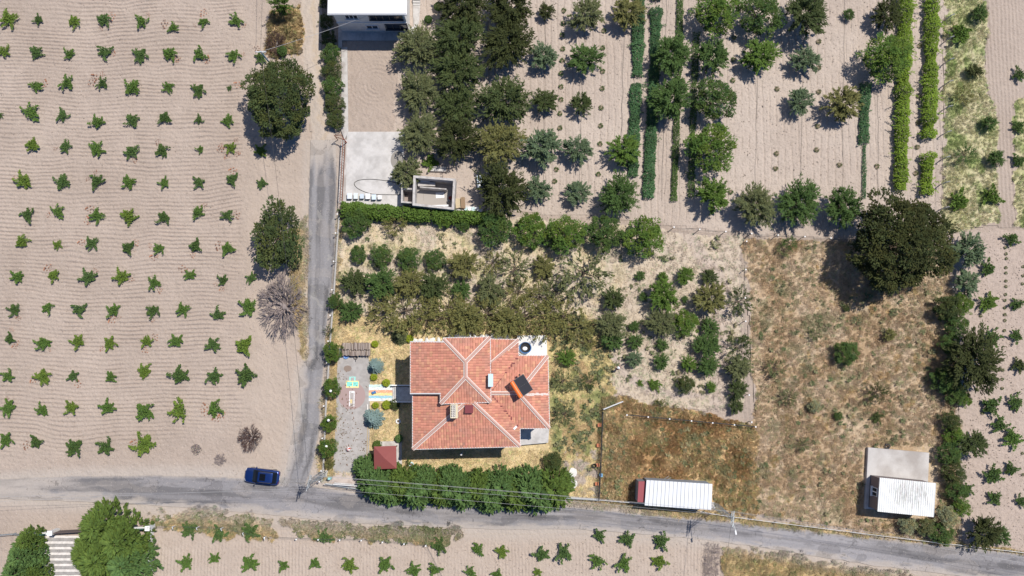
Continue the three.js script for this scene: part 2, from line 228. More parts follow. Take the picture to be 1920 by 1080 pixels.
struct('lawn', 'sun bleached straw lawn around the red roofed house', 'lawn', relief(ragged(G.lawn, 25, 3, 17), .22, .22, -.025, (px, py, x, z) => (vn(x * 2.4, z * 2.4, 291) - .5) * .045), mGrassSoil);
struct('grass_strip', 'pale grassy strip beside the posts at top right', 'grass', relief(ragged(G.rightGrass, 25, 3, 19), .22, .22, -.02, (px, py, x, z) => (vn(x * 2.4, z * 2.4, 295) - .5) * .06), mGrassSoil);
{
  const top = [], bot = []; for (let x = -220; x <= 2120; x += 15) { top.push([x, roadTop(x)]); bot.unshift([x, roadBot(x)]); }
  struct('main_road', 'dusty grey asphalt road crossing the bottom of the picture', 'road', sheet(ragged(top.concat(bot), 12, 1.6, 301), .03), mRoad);
  const l = [], r = []; for (let y = 262; y <= 908; y += 12) { l.unshift([laneL(y), y]); r.push([laneR(y), y]); }
  struct('side_lane', 'narrow grey asphalt lane running down to the junction', 'road', sheet(ragged(r.concat(l), 10, 1.4, 303), .036), mRoad);
  const tl = [], tr = []; for (let y = -210; y <= 282; y += 15) { tl.unshift([trackL(y), y]); tr.push([trackR(y), y]); }
  struct('dirt_track', 'pale dirt track continuing the lane at the top', 'track', relief(tr.concat(tl), .25, .3, .0, (px, py, x, z) => (vn(x * 3, z * .8, 305) - .5) * .03 - .02 * sm(255, 262, py)), mGround);
}
console.log('ground done');
// ---------- plants ----------
const V = (x, y, z) => new THREE.Vector3(x, y, z);
class Leaves {
  constructor() { this.p = []; this.c = []; this.i = []; this.n = 0; }
  leaf(x, y, z, dx, dy, dz, len, wid, roll, c) {
    const L = Math.hypot(dx, dy, dz) || 1; dx /= L; dy /= L; dz /= L;
    let sx = dz, sy = 0, sz = -dx, S = Math.hypot(sx, sz); if (S < .05) { sx = 1; sz = 0; S = 1; } sx /= S; sz /= S;
    const ux = dy * sz - dz * sy, uy = dz * sx - dx * sz, uz = dx * sy - dy * sx, cr = Math.cos(roll), sr = Math.sin(roll);
    const ax = sx * cr + ux * sr, ay = sy * cr + uy * sr, az = sz * cr + uz * sr, bx_ = -sx * sr + ux * cr, by = -sy * sr + uy * cr, bz = -sz * sr + uz * cr;
    const w = wid / 2, f = wid * .18, m = len * .45;
    this.p.push(x, y, z, x + dx * m + ax * w - bx_ * f, y + dy * m + ay * w - by * f, z + dz * m + az * w - bz * f, x + dx * len, y + dy * len, z + dz * len, x + dx * m - ax * w - bx_ * f, y + dy * m - ay * w - by * f, z + dz * m - az * w - bz * f);
    for (let k = 0; k < 4; k++) this.c.push(c[0], c[1], c[2]);
    const n = this.n; this.i.push(n, n + 1, n + 2, n, n + 2, n + 3); this.n += 4;
  }
  build() { const g = new THREE.BufferGeometry(); g.setAttribute('position', new THREE.Float32BufferAttribute(this.p, 3)); g.setAttribute('color', new THREE.Float32BufferAttribute(this.c, 3)); g.setIndex(this.i); g.computeVertexNormals(); return g; }
}
// leaf-to-leaf colour variation, as a tint on the species colour
function tint(r, spread = .3, yellow = .25) { const b = 1 - spread / 2 + r() * spread, y = r() * yellow; return [b * (1 + y * .55), b * (1 + y * .12), b * (1 - y * .35)]; }
function branchGeo(parts) { return mergeGeometries(parts.map(g => { const q = g.toNonIndexed(); q.deleteAttribute('uv'); return q; })); }
function limbs(r, h0, R, n, r0) { const out = [bar([0, -.05, 0], [0, h0, 0], r0, r0 * .75, 6)]; for (let k = 0; k < n; k++) { const a = k / n * 6.283 + r() * .8, e = .35 + r() * .7, L = R * (.6 + .25 * r()), m = [Math.cos(a) * L * .45, h0 + Math.sin(e) * L * .5, Math.sin(a) * L * .45], t = [Math.cos(a) * L * .95, h0 + Math.sin(e) * L * .9, Math.sin(a) * L * .95]; out.push(bar([0, h0 * .85, 0], m, r0 * .6, r0 * .4, 5), bar(m, t, r0 * .4, r0 * .12, 4)); } return branchGeo(out); }
// all prototypes have crown radius 1 in plan; y = height in units of that radius
const PROTO = {
  vine(seed) { // low bush vine: a handful of leafy canes arching outward
    const r = rng(seed), L = new Leaves(), n = 4 + Math.floor(r() * 6);
    for (let k = 0; k < n; k++) { const a = k / n * 6.283 + (r() - .5) * .9, len = .5 + r() * .6, e = .3 + r() * .6, cx = Math.cos(a), cz = Math.sin(a);
      for (let q = 0; q < 58; q++) { const t = .08 + .92 * Math.pow(r(), .8), w = .3 * (1.15 - t), d = t * len; const bend = (hash(k, seed, 3) - .5) * 1.1 * t * t, x = (cx - cz * bend) * d + (r() - .5) * w * 2, z = (cz + cx * bend) * d + (r() - .5) * w * 2, y = .18 + Math.sin(e) * d * .85 - t * t * .18 + (r() - .3) * w; L.leaf(x, Math.max(.03, y), z, cx + (r() - .5) * 1.8, r() * .9 - .2, cz + (r() - .5) * 1.8, .14 + r() * .1, .09 + r() * .05, (r() - .5) * 1.4, tint(r, .5, .45)); } }
    for (let q = 0; q < 200; q++) { const a = r() * 6.283, d = .5 * Math.sqrt(r()); L.leaf(Math.cos(a) * d, .25 + r() * .5 * (1 - d), Math.sin(a) * d, r() - .5, r() * .7, r() - .5, .15 + r() * .1, .11, (r() - .5) * 1.4, tint(r, .4, .35)); }
    return [L.build(), limbs(r, .16, .6, 5, .045)];
  },
  spray(seed, dense = 1, leaf = .115) { // fruit tree: radiating upright shoots
    const r = rng(seed), L = new Leaves(), n = Math.round(84 * dense), lob = [1, 2, 3].map(() => r() * 6.283);
    for (let k = 0; k < n; k++) { const a = r() * 6.283, out = (r() > .84 ? 1.14 : 1) + .1 * Math.sin(a * 2 + lob[0]) + .09 * Math.sin(a * 3 + lob[1]) + .07 * Math.sin(a * 5 + lob[2]), e = Math.asin(Math.min(1, Math.pow(r(), .8) * 1.3 - .32)), len = (.72 + r() * .34) * out, ce = Math.cos(e), se = Math.sin(e), cx = Math.cos(a) * ce, cz = Math.sin(a) * ce;
      for (let q = 0; q < 30; q++) { const t = .3 + .7 * Math.pow(r(), .75), d = t * len, w = .075 * (1.2 - .5 * t); L.leaf(cx * d + (r() - .5) * w * 2, .95 + se * d * .95 + (r() - .5) * w * 2, cz * d + (r() - .5) * w * 2, cx + (r() - .5) * 1.3, se * .35 + (r() - .5) * .8, cz + (r() - .5) * 1.3, leaf * (1.1 + r() * .9), leaf * .5, (r() - .5) * 1.6, tint(r, .42, .3)); } }
    return [L.build(), limbs(r, .55, .9, 6, .06)];
  },
  loose(seed) { // open crown, thin foliage, ground shows through
    const r = rng(seed), L = new Leaves();
    for (let k = 0; k < 46; k++) { const a = r() * 6.283, d0 = Math.sqrt(r()), e = r() * .8 - .1, cx = Math.cos(a), cz = Math.sin(a), len = .35 + r() * .3, bxx = cx * d0 * .62, bzz = cz * d0 * .62, by = .75 + r() * .6 - d0 * .3, a2 = a + (r() - .5) * 1.6;
      for (let q = 0; q < 17; q++) { const t = r(), d = t * len; L.leaf(bxx + Math.cos(a2) * d + (r() - .5) * .13, by + e * d + (r() - .5) * .13, bzz + Math.sin(a2) * d + (r() - .5) * .13, Math.cos(a2) + (r() - .5) * 1.4, .2 + (r() - .5) * .9, Math.sin(a2) + (r() - .5) * 1.4, .1 + r() * .08, .06, (r() - .5) * 2, tint(r, .45, .4)); } }
    return [L.build(), limbs(r, .5, .95, 7, .05)];
  },
  clump(seed, nc = 105, nl = 58, leaf = .076) { // dense broad crown of leaf clumps
    const r = rng(seed), L = new Leaves(), ph = [r() * 6, r() * 6, r() * 6];
    for (let k = 0; k < nc; k++) { const a = r() * 6.283, u = r() * 1.58 - .5, ce = Math.sqrt(Math.max(0, 1 - Math.min(1, u * u))), rim = (1 + .11 * Math.sin(a * 3 + ph[0]) + .08 * Math.sin(a * 5 + ph[1]) + .07 * Math.sin(a * 8 + ph[2]) + .05 * Math.sin(a * 13 + u * 7)) * (.62 + .42 * Math.pow(r(), .5)) * (r() > .82 ? .55 : 1), cx = Math.cos(a) * ce * rim, cz = Math.sin(a) * ce * rim, cy = 1.02 + clamp(u, -.6, 1) * .82 * (.85 + r() * .2), s = (nc > 200 ? .085 : .12) + r() * (nc > 200 ? .07 : .1), b = .74 + r() * .5, hue = .88 + r() * .3;
      for (let q = 0; q < nl; q++) { const x = r() * 2 - 1, y = r() * 2 - 1, z = r() * 2 - 1, m = Math.hypot(x, y, z) || 1, f = s * Math.pow(r(), .4) / m; const c = mul(tint(r, .34, .3), b); c[0] *= hue; c[2] *= 2 - hue; L.leaf(cx + x * f, cy + y * f * .8, cz + z * f, cx * .7 + x * 1.2, .1 + y * .7, cz * .7 + z * 1.2, leaf * (.8 + r() * .6), leaf * .68, (r() - .5) * 1.6, c); } }
    return [L.build(), limbs(r, .5, .85, 7, .075)];
  },
  cone(seed, tall = 2.6) { // cypress-like conifer with upswept feathery sprays
    const r = rng(seed), L = new Leaves();
    for (let k = 0; k < 260; k++) { const t = Math.pow(r(), 1.3), a = r() * 6.283, rad = (1 - t) * .95 + .06, y = .08 + t * tall * .95, cx = Math.cos(a), cz = Math.sin(a), len = .34 + .22 * (1 - t), d0 = rad * (.62 + .3 * r());
      for (let q = 0; q < 15; q++) { const s = r(), w = .09 * (1 - s * .5); L.leaf(cx * (d0 + s * len * .55) + (r() - .5) * w * 2, y + s * len * .75 + (r() - .5) * w, cz * (d0 + s * len * .55) + (r() - .5) * w * 2, cx * .9 + (r() - .5) * .9, .5 + (r() - .5) * .6, cz * .9 + (r() - .5) * .9, .17 + r() * .1, .085, (r() - .5) * 3, tint(r, .4, .35)); } }
    return [L.build(), branchGeo([bar([0, -.05, 0], [0, tall * .9, 0], .1, .02, 6)])];
  },
  spruce(seed) { // blue spruce: flat tiers of stiff needled branches
    const r = rng(seed), L = new Leaves(), tr = [bar([0, -.05, 0], [0, 2.35, 0], .07, .015, 6)];
    for (let k = 0; k < 92; k++) { const t = Math.pow(k / 92, 1.05), a = k * 2.4 + r() * .5, len = (1 - t) * .98 + .07, y = .15 + t * 2.15, cx = Math.cos(a), cz = Math.sin(a);
      if (k % 3 === 0) tr.push(bar([0, y, 0], [cx * len * .8, y + .04, cz * len * .8], .014, .006, 4));
      const m = Math.round(16 + 52 * len); for (let q = 0; q < m; q++) { const s = .15 + .85 * (q / m), side = (q % 2 ? 1 : -1), w = (1 - s) * .2 + .05; L.leaf(cx * len * s + -cz * side * w * r(), y + .05 * Math.sin(s * 3) + (r() - .5) * .05, cz * len * s + cx * side * w * r(), cx + -cz * side * .7 + (r() - .5) * .3, .25 + (r() - .5) * .3, cz + cx * side * .7 + (r() - .5) * .3, .15, .065, (r() - .5) * 1.4, tint(r, .35, .12)); } }
    return [L.build(), branchGeo(tr)];
  },
  ball(seed) { const r = rng(seed), L = new Leaves(); for (let k = 0; k < 1000; k++) { const a = r() * 6.283, u = r() * 1.8 - .8, c = Math.sqrt(Math.max(0, 1 - u * u)), f = .7 + r() * .3; L.leaf(Math.cos(a) * c * f, .9 + u * f * .9, Math.sin(a) * c * f, Math.cos(a) * c * .5 + (r() - .5) * 1.6, (r() - .5) * .7, Math.sin(a) * c * .5 + (r() - .5) * 1.6, .24, .17, (r() - .5) * 2, tint(r, .4, .3)); } return [L.build(), branchGeo([bar([0, -.05, 0], [0, .9, 0], .1, .08, 6)])]; },
  bare(seed) { // leafless shrub: fans of grey twigs
    const r = rng(seed), out = [];
    const grow = (p, d, len, rad, lv) => { const q = [p[0] + d[0] * len, Math.max(.02, p[1] + d[1] * len), p[2] + d[2] * len]; out.push(bar(p, q, rad, rad * .6, 4)); if (lv > 0) { const n = lv > 1 ? 3 : 5; for (let k = 0; k < n; k++) { const e = [d[0] + (r() - .5) * 1.1, d[1] * .8 + (r() - .42) * .7, d[2] + (r() - .5) * 1.1], m = Math.hypot(...e); grow(q, e.map(v => v / m), len * (.62 + r() * .25), rad * .58, lv - 1); } } };
    for (let k = 0; k < 24; k++) { const a = k / 24 * 6.283 + r() * .3, e = .3 + r() * .8; grow([0, 0, 0], [Math.cos(a) * Math.cos(e), Math.sin(e), Math.sin(a) * Math.cos(e)], .34 + r() * .1, .034, 3); }
    return [branchGeo(out), branchGeo([bar([0, -.05, 0], [0, .25, 0], .12, .09, 6), bar([0, .1, 0], [.2, .35, .1], .07, .04, 5), bar([0, .1, 0], [-.18, .35, -.1], .07, .04, 5)])];
  },
};
const leafMat = (r, g, b, tr = .14) => new THREE.MeshPhysicalMaterial({ color: col(r, g, b), vertexColors: true, roughness: .8, specularIntensity: .35, transmission: tr, thickness: 0, side: THREE.DoubleSide });
const TONE = {
  vine: leafMat(.085, .165, .037), vine2: leafMat(.118, .195, .035), vine3: leafMat(.072, .138, .043),
  deep: leafMat(.06, .088, .031), dark: leafMat(.044, .058, .019), mid: leafMat(.063, .12, .034), bright: leafMat(.086, .158, .03),
  olive: leafMat(.14, .15, .055), blue: leafMat(.10, .155, .088), spruce: leafMat(.21, .31, .31), cypress: leafMat(.095, .18, .06), cypress2: leafMat(.098, .165, .038), lime: leafMat(.25, .33, .03), grey: leafMat(.115, .14, .065), sage: leafMat(.23, .26, .16), tomato: leafMat(.055, .13, .06), grape: leafMat(.14, .235, .03),
};
const TONEWORD = { vine: 'green', vine2: 'bright green', vine3: 'deep green', deep: 'dark green', dark: 'very dark green', mid: 'green', bright: 'bright green', olive: 'olive green', blue: 'blue-green', spruce: 'silvery blue', cypress: 'green', cypress2: 'light green', lime: 'yellow-green', grey: 'greyish green', sage: 'pale sage', tomato: 'green', grape: 'bright green' };
const mBark = mat(.12, .09, .065, .95), mBarkGrey = mat(.27, .23, .22, .95), mTwig = new THREE.MeshStandardMaterial({ color: col(.27, .225, .215), roughness: .95 }), mTwigDark = mat(.10, .06, .05, .95);
const cache = {}; function proto(kind, v) { const k = kind + v; if (!cache[k]) { const seed = 1000 + v * 77 + kind.length * 13; cache[k] = kind === 'spray' ? PROTO.spray(seed, 1) : kind === 'spraybig' ? PROTO.spray(seed + 5, 1.9, .085) : kind === 'big' ? PROTO.clump(seed, 430, 52, .05) : PROTO[kind](seed); } return cache[k]; }
const KINDWORD = { vine: 'bush vine', spray: 'orchard tree', spraybig: 'orchard tree', loose: 'open-crowned tree', clump: 'leafy tree', big: 'broad tree', cone: 'conifer', spruce: 'spruce', ball: 'clipped shrub', bare: 'leafless shrub' };
const prng = rng(4242); let plantN = 0;
// one plant; r = crown radius in plan units, seen centred at (px, py); hc = height of the crown's middle in crown radii
function plant(name, kind, tone, px, py, rr, label, category, group, o = {}) {
  const hcK = o.hc ?? { vine: .35, spray: 1.0, spraybig: 1.0, loose: .95, clump: 1.0, big: .8, cone: 1.0, spruce: .8, ball: .9, bare: .45 }[kind];
  const R = rr * gsd(py) * (o.k ?? ({ cone: 1.02, vine: 1.0, spray: .93, spraybig: .88, clump: .9 }[kind] || 1)), tallK = o.tall ?? ({ spray: .84, spraybig: .84, clump: .88 }[kind] || 1), p = P(px, py, hcK * R * tallK);
  const v = o.v ?? Math.floor(prng() * ({ vine: 18, spray: 6, spraybig: 4, loose: 4, clump: 6, big: 1, cone: 5, spruce: 2, ball: 2, bare: 2 }[kind]));
  const [cg, tg] = proto(kind, v), t = thing(name, label, category, [p[0], 0, p[2]], prng() * 6.283, group);
  const cr = new THREE.Mesh(cg, kind === 'bare' ? (tone === 'burnt' ? mTwigDark : mTwig) : TONE[tone]); cr.name = kind === 'bare' ? 'twigs' : 'crown';
  const tk = new THREE.Mesh(tg, kind === 'bare' ? mBarkGrey : mBark); tk.name = 'trunk';
  for (const m of [cr, tk]) { m.castShadow = m.receiveShadow = true; t.add(m); }
  const sx = R * (o.sx ?? 1) * (.95 + prng() * .1), sz = R * (o.sz ?? 1) * (.95 + prng() * .1);
  if (o.sx || o.sz) t.rotation.y = o.turn ?? 0;
  t.scale.set(sx, R * tallK * (.92 + prng() * .16), sz); plantN++; return t;
}
// a line of plants: [px, py, r, tone, kind, options]
function line(name, kind, tone, desc, category, group, axis, list, o = {}) {
  list.forEach(([x, y, r, tn, kd, oo], i) => {
    const from = axis === 'x' ? 'from left' : 'from top', K = kd || kind, T = tn || tone;
    plant(name, K, T, x, y, r, list.length > 1 ? `${TONEWORD[T] || 'grey'} ${o.word || KINDWORD[K]}, ${ORD[i]} ${from} in ${desc}` : `${TONEWORD[T] || 'grey'} ${o.word || KINDWORD[K]} ${desc}`, category, group, { ...o, ...(oo || {}) });
  });
}
const vineRows = [
  [[15, 35, 18], [72, 37, 11], [138, 40, 14], [193, 37, 16], [265, 40, 15], [325, 52, 12], [381, 41, 12], [443, 39, 14]],
  [[8, 96, 14], [68, 98, 15], [131, 101, 13], [197, 97, 16], [263, 103, 15], [317, 101, 16], [375, 102, 15], [438, 104, 14], [489, 108, 13]],
  [[68, 161, 15], [126, 155, 15], [192, 156, 12], [248, 165, 16], [316, 163, 12], [372, 169, 14], [430, 165, 6]],
  [[-2, 216, 8], [58, 212, 18], [117, 216, 14], [183, 229, 16], [249, 226, 15], [309, 221, 16], [373, 224, 10], [427, 226, 14]],
  [[61, 272, 16], [122, 275, 13], [181, 280, 17], [246, 284, 16], [303, 282, 14], [376, 280, 9], [433, 277, 13], [489, 283, 13]],
  [[45, 339, 18], [117, 342, 16], [182, 340, 16], [242, 342, 14], [308, 343, 12], [373, 342, 13], [435, 336, 15], [491, 344, 12]],
  [[52, 403, 15], [109, 398, 14], [181, 404, 15], [242, 406, 18], [307, 407, 15], [371, 398, 16], [426, 404, 13]],
  [[41, 454, 15], [107, 459, 10], [171, 456, 14], [240, 464, 16], [298, 466, 12], [366, 461, 16], [427, 466, 16]],
  [[33, 519, 15], [100, 516, 14], [165, 520, 17], [228, 519, 16], [289, 530, 14], [357, 516, 12], [419, 525, 12], [472, 521, 12]],
  [[27, 581, 13], [88, 577, 13], [149, 580, 16], [213, 582, 15], [287, 583, 14], [342, 580, 14], [410, 590, 15], [466, 576, 18]],
  [[18, 635, 13], [81, 643, 16], [146, 640, 16], [206, 644, 14], [275, 640, 14], [331, 640, 15], [399, 646, 15], [457, 648, 21]],
  [[15, 705, 14], [80, 706, 16], [137, 705, 12], [208, 707, 13], [271, 697, 16], [337, 704, 20], [402, 706, 17], [461, 704, 22]],
  [[16, 764, 17], [80, 769, 14], [134, 764, 15], [202, 764, 16], [270, 772, 19], [337, 768, 21], [402, 767, 19]],
  [[11, 825, 16], [67, 829, 16], [139, 838, 18], [198, 838, 18], [270, 834, 22]]];
vineRows.forEach((row, k) => line('bush_vine', 'vine', 'vine', `the ploughed field's ${ORD[k]} row`, 'vine', 'bush vines in the ploughed field', 'x', row.map(a => [...a, ['vine', 'vine', 'vine2', 'vine3', 'mid'][Math.floor(hash(a[0], a[1], 5) * 5)]])));
line('bush_vine', 'vine', 'vine3', 'the first row below the main road', 'vine', 'bush vines below the main road', 'x', [[355, 992, 17], [411, 1001, 17], [469, 996, 19], [609, 1008, 16], [823, 1024, 16, 'mid'], [896, 1030, 15, 'vine'], [941, 1034, 13, 'vine2'], [1016, 1040, 18], [1057, 1036, 18], [1124, 1004, 14], [1176, 1011, 18], [1240, 1015, 18]]);
line('bush_vine', 'vine', 'vine', 'the second row below the main road', 'vine', 'bush vines below the main road', 'x', [[349, 1055, 16], [403, 1047, 12], [468, 1056, 17], [532, 1061, 13], [591, 1056, 13], [656, 1060, 17, 'vine2'], [722, 1058, 17], [777, 1070, 15], [815, 1068, 15], [882, 1073, 12], [932, 1077, 12], [1008, 1073, 9, 'vine2'], [1120, 1051, 16], [1170, 1056, 17], [1236, 1053, 17, 'vine2']]);
// lane-side trees
plant('broad_tree', 'big', 'deep', 530, 190, 57, 'large dark round tree beside the dirt track', 'tree', null, { hc: .75, sz: 1.12, sx: .98 });
plant('broad_tree', 'clump', 'deep', 523, 443, 50, 'tall oval dark tree beside the lane', 'tree', null, { hc: .75, sx: .92, sz: 1.3, v: 1 });
plant('leafless_shrub', 'bare', 'twig', 531, 575, 50, 'large leafless grey shrub beside the lane', 'shrub', null, { hc: .35, sz: 1.25, sx: .85 });
plant('roadside_tree', 'spray', 'bright', 522, 3, 20, 'small bright green tree cut by the top edge', 'tree', null, { hc: 1.5, tall: 1.6 });
plant('leafless_shrub', 'bare', 'burnt', 518, 80, 22, 'dry brown leafless bush beside the dirt track', 'shrub', null);
plant('roadside_bush', 'ball', 'mid', 529, 96, 9, 'small green bush in the dry scrub', 'bush', null);
plant('leafless_shrub', 'bare', 'burnt', 470, 822, 24, 'burnt dark brown shrub near the road junction', 'shrub', null);
plant('straw_tuft', 'bare', 'twig', 412, 862, 12, 'small straw coloured tuft above the main road', 'tuft', null, { tall: .6 });
// orchard at the top
const OG = 'trees of the upper orchard';
line('orchard_tree', 'spraybig', 'grey', 'the column right of raked plot', 'tree', OG, 'y', [[783, 88, 40], [786, 172, 39], [788, 250, 38]], { k: .98 });
plant('orchard_tree', 'spray', 'grey', 762, 325, 29, 'greyish green tree overhanging the roofless masonry walls', 'tree', null);
line('orchard_tree', 'spraybig', 'dark', 'the left dark column at top', 'tree', OG, 'y', [[868, 8, 46], [860, 72, 44, 'deep'], [858, 135, 43, 'deep'], [856, 200, 38, 'deep'], [857, 262, 39, 'dark']], { k: 1.04 });
line('orchard_tree', 'spraybig', 'dark', 'the right dark column at top', 'tree', OG, 'y', [[957, 12, 46], [952, 80, 46], [945, 188, 44, 'deep'], [935, 270, 42, 'olive'], [942, 355, 46, 'dark']], { k: 1.0 });
line('orchard_tree', 'spray', 'deep', 'the blue-green column at top', 'tree', OG, 'y', [[1025, 22, 17, 'dark'], [1020, 105, 28, 'blue'], [1022, 190, 25], [1015, 275, 38, 'blue'], [1010, 355, 25, 'blue']]);
line('orchard_tree', 'spray', 'mid', 'the column between seedling pits', 'tree', OG, 'y', [[1098, 28, 34, 'grey'], [1098, 112, 32, 'mid'], [1090, 197, 22, 'deep'], [1083, 280, 29, 'blue'], [1085, 362, 26, 'blue']]);
line('orchard_tree', 'spray', 'olive', 'the column left of crop rows', 'tree', OG, 'y', [[1178, 24, 33], [1168, 280, 33, 'bright'], [1160, 366, 43, 'mid', 'spraybig']]);
line('orchard_tree', 'spraybig', 'mid', 'the column among crop rows', 'tree', OG, 'y', [[1257, 103, 42], [1258, 188, 44]]);
line('orchard_tree', 'clump', 'bright', 'the column right of crop rows', 'tree', OG, 'y', [[1342, 22, 42], [1335, 110, 34, 'mid', 'spray'], [1338, 187, 38, 'mid'], [1335, 280, 44], [1335, 366, 34, 'bright', 'spray']]);
line('orchard_tree', 'spray', 'bright', 'the short column near top centre-right', 'tree', OG, 'y', [[1425, 25, 43, 'mid', 'clump'], [1425, 103, 36]]);
line('orchard_tree', 'spray', 'blue', 'the column of shaded round trees', 'tree', OG, 'y', [[1508, 30, 48, 'deep', 'spraybig'], [1510, 114, 27], [1500, 190, 26]]);
line('orchard_tree', 'spray', 'olive', 'the column left of grape rows', 'tree', OG, 'y', [[1591, 27, 11, 'mid'], [1578, 193, 36]]);
line('orchard_tree', 'clump', 'mid', 'touching the left grape row', 'tree', OG, 'y', [[1662, 28, 30, 'dark', 'spray']]);
plant('orchard_tree', 'clump', 'bright', 1660, 107, 44, 'dense bright green tree touching the left grape row', 'tree', OG, { v: 2 });
line('orchard_tree', 'spraybig', 'deep', 'the row beside the huge tree', 'tree', OG, 'x', [[1415, 385, 41, 'grey'], [1500, 380, 45, 'mid'], [1582, 388, 40, 'mid']]);
plant('broad_tree', 'big', 'dark', 1677, 460, 80, 'huge very dark broad tree at the meadow corner', 'tree', null, { hc: .6, tall: .85 });
// far right
const RG = 'young trees of the right field';
line('young_tree', 'spray', 'mid', 'the grass strip right of posts', 'tree', RG, 'y', [[1836, 26, 16], [1800, 62, 24, 'bright', 'vine'], [1826, 134, 15, 'dark'], [1808, 178, 18, 'olive', 'loose'], [1853, 233, 15], [1812, 290, 19, 'mid', 'loose'], [1867, 298, 17], [1860, 368, 22, 'bright', 'vine'], [1798, 378, 24, 'bright', 'vine']]);
line('young_tree', 'vine', 'mid', 'the column at the right edge', 'tree', RG, 'y', [[1913, 138, 16], [1912, 236, 15], [1912, 300, 16], [1900, 447, 18], [1910, 570, 17], [1908, 630, 15], [1915, 685, 18, 'deep'], [1908, 756, 18], [1901, 822, 20, 'vine'], [1898, 880, 16], [1918, 940, 14]], { hc: .6 });
line('young_tree', 'vine', 'mid', 'the column next to the hedge', 'tree', RG, 'y', [[1810, 470, 34, 'blue', 'spray'], [1855, 503, 18], [1808, 532, 26, 'blue', 'spray'], [1857, 567, 20, 'bright'], [1862, 635, 20], [1862, 761, 22], [1877, 798, 17], [1820, 832, 27, 'deep', 'spray'], [1865, 892, 20], [1815, 918, 14], [1868, 935, 15], [1838, 998, 34, 'dark', 'spray'], [1873, 1004, 18, 'mid', 'spray']], { hc: .6 });
// boundary hedge on the right
line('hedge_shrub', 'clump', 'mid', 'the meadow\'s right boundary hedge', 'shrub', 'shrubs of the right boundary hedge', 'y', [[1775, 580, 26, 'deep'], [1800, 573, 22, 'bright'], [1790, 612, 22, 'mid'], [1778, 645, 20], [1770, 712, 25], [1787, 738, 20, 'mid'], [1805, 748, 16, 'bright'], [1780, 790, 19, 'deep'], [1787, 815, 19, 'bright'], [1777, 850, 22], [1786, 885, 22, 'deep'], [1793, 920, 20], [1800, 950, 18, 'bright'], [1772, 968, 22, 'sage'], [1700, 985, 16, 'sage'], [1735, 988, 18, 'grey'], [1765, 1000, 22, 'mid']], { hc: .8, word: 'shrub' });
plant('hedge_tree', 'spraybig', 'dark', 1818, 680, 60, 'large dark spreading tree in the right boundary hedge', 'tree', null, { hc: .7, tall: .8 });
// garden of the house
const GG = 'trees of the house garden';
line('garden_tree', 'clump', 'mid', 'the garden\'s top border row', 'tree', GG, 'x', [[668, 418, 26, 'mid'], [741, 421, 22, 'olive', 'loose'], [834, 412, 16, 'bright'], [868, 422, 13, 'mid'], [928, 432, 32, 'mid'], [998, 432, 33, 'bright'], [1062, 438, 36, 'bright'], [1135, 437, 34, 'mid'], [1206, 446, 38, 'bright']]);
line('garden_tree', 'clump', 'mid', 'the garden\'s second row', 'tree', GG, 'x', [[671, 477, 17], [714, 480, 22], [768, 486, 23, 'mid'], [815, 487, 19], [870, 497, 30, 'olive', 'spray'], [922, 493, 22, 'olive', 'loose'], [965, 502, 30, 'grey', 'loose'], [1020, 500, 22, 'olive', 'spray'], [1096, 508, 48, 'grey', 'loose']]);
line('garden_tree', 'spray', 'olive', 'the garden\'s third row', 'tree', GG, 'x', [[665, 528, 26, 'deep'], [717, 532, 32, 'mid'], [770, 530, 28, 'olive'], [815, 538, 30, 'deep'], [865, 545, 20, 'mid'], [921, 545, 30, 'grey'], [975, 545, 26, 'olive', 'loose'], [1012, 556, 24, 'olive', 'loose'], [1042, 546, 26, 'grey', 'loose']]);
line('garden_tree', 'loose', 'olive', 'the row just above the house', 'tree', GG, 'x', [[658, 583, 21, 'mid', 'spray'], [722, 588, 34], [758, 580, 40], [800, 592, 36], [840, 585, 40], [874, 596, 36, 'olive', 'spray'], [915, 588, 36], [950, 605, 32, 'olive', 'spray'], [985, 592, 36], [1022, 600, 34], [1058, 590, 36], [1085, 612, 30]], { tall: .9 });
const YG = 'young trees of the lower garden';
line('young_garden_tree', 'spray', 'mid', 'the young plot\'s top row', 'tree', YG, 'x', [[1150, 560, 22, 'deep'], [1200, 517, 10], [1205, 556, 9], [1243, 555, 31, 'bright'], [1242, 520, 11, 'bright'], [1285, 517, 18, 'bright'], [1284, 561, 7], [1331, 520, 16, 'deep'], [1332, 560, 31, 'olive'], [1386, 565, 25, 'deep', 'loose']]);
line('young_garden_tree', 'spray', 'mid', 'the young plot\'s second row', 'tree', YG, 'x', [[1147, 609, 30, 'grey', 'spraybig'], [1189, 611, 11], [1240, 606, 29, 'grey', 'spraybig'], [1286, 606, 24, 'bright', 'clump'], [1331, 614, 18, 'mid']]);
line('young_garden_tree', 'spray', 'mid', 'the young plot\'s third row', 'tree', YG, 'x', [[1150, 638, 22, 'mid'], [1192, 641, 16], [1242, 647, 12], [1326, 648, 26, 'mid', 'spray'], [1385, 652, 24, 'deep', 'loose']]);
line('young_garden_tree', 'spray', 'mid', 'the young plot\'s fourth row', 'tree', YG, 'x', [[1190, 674, 16, 'blue'], [1240, 679, 16], [1292, 681, 17, 'bright'], [1327, 686, 21, 'mid'], [1385, 690, 26, 'grey']]);
line('young_garden_tree', 'spray', 'mid', 'the young plot\'s fifth row', 'tree', YG, 'x', [[1200, 719, 7, 'bright', 'vine'], [1226, 722, 14, 'bright', 'vine'], [1286, 722, 18, 'deep', 'clump'], [1333, 726, 11, 'bright'], [1383, 730, 20, 'deep'], [1380, 762, 15, 'deep']]);
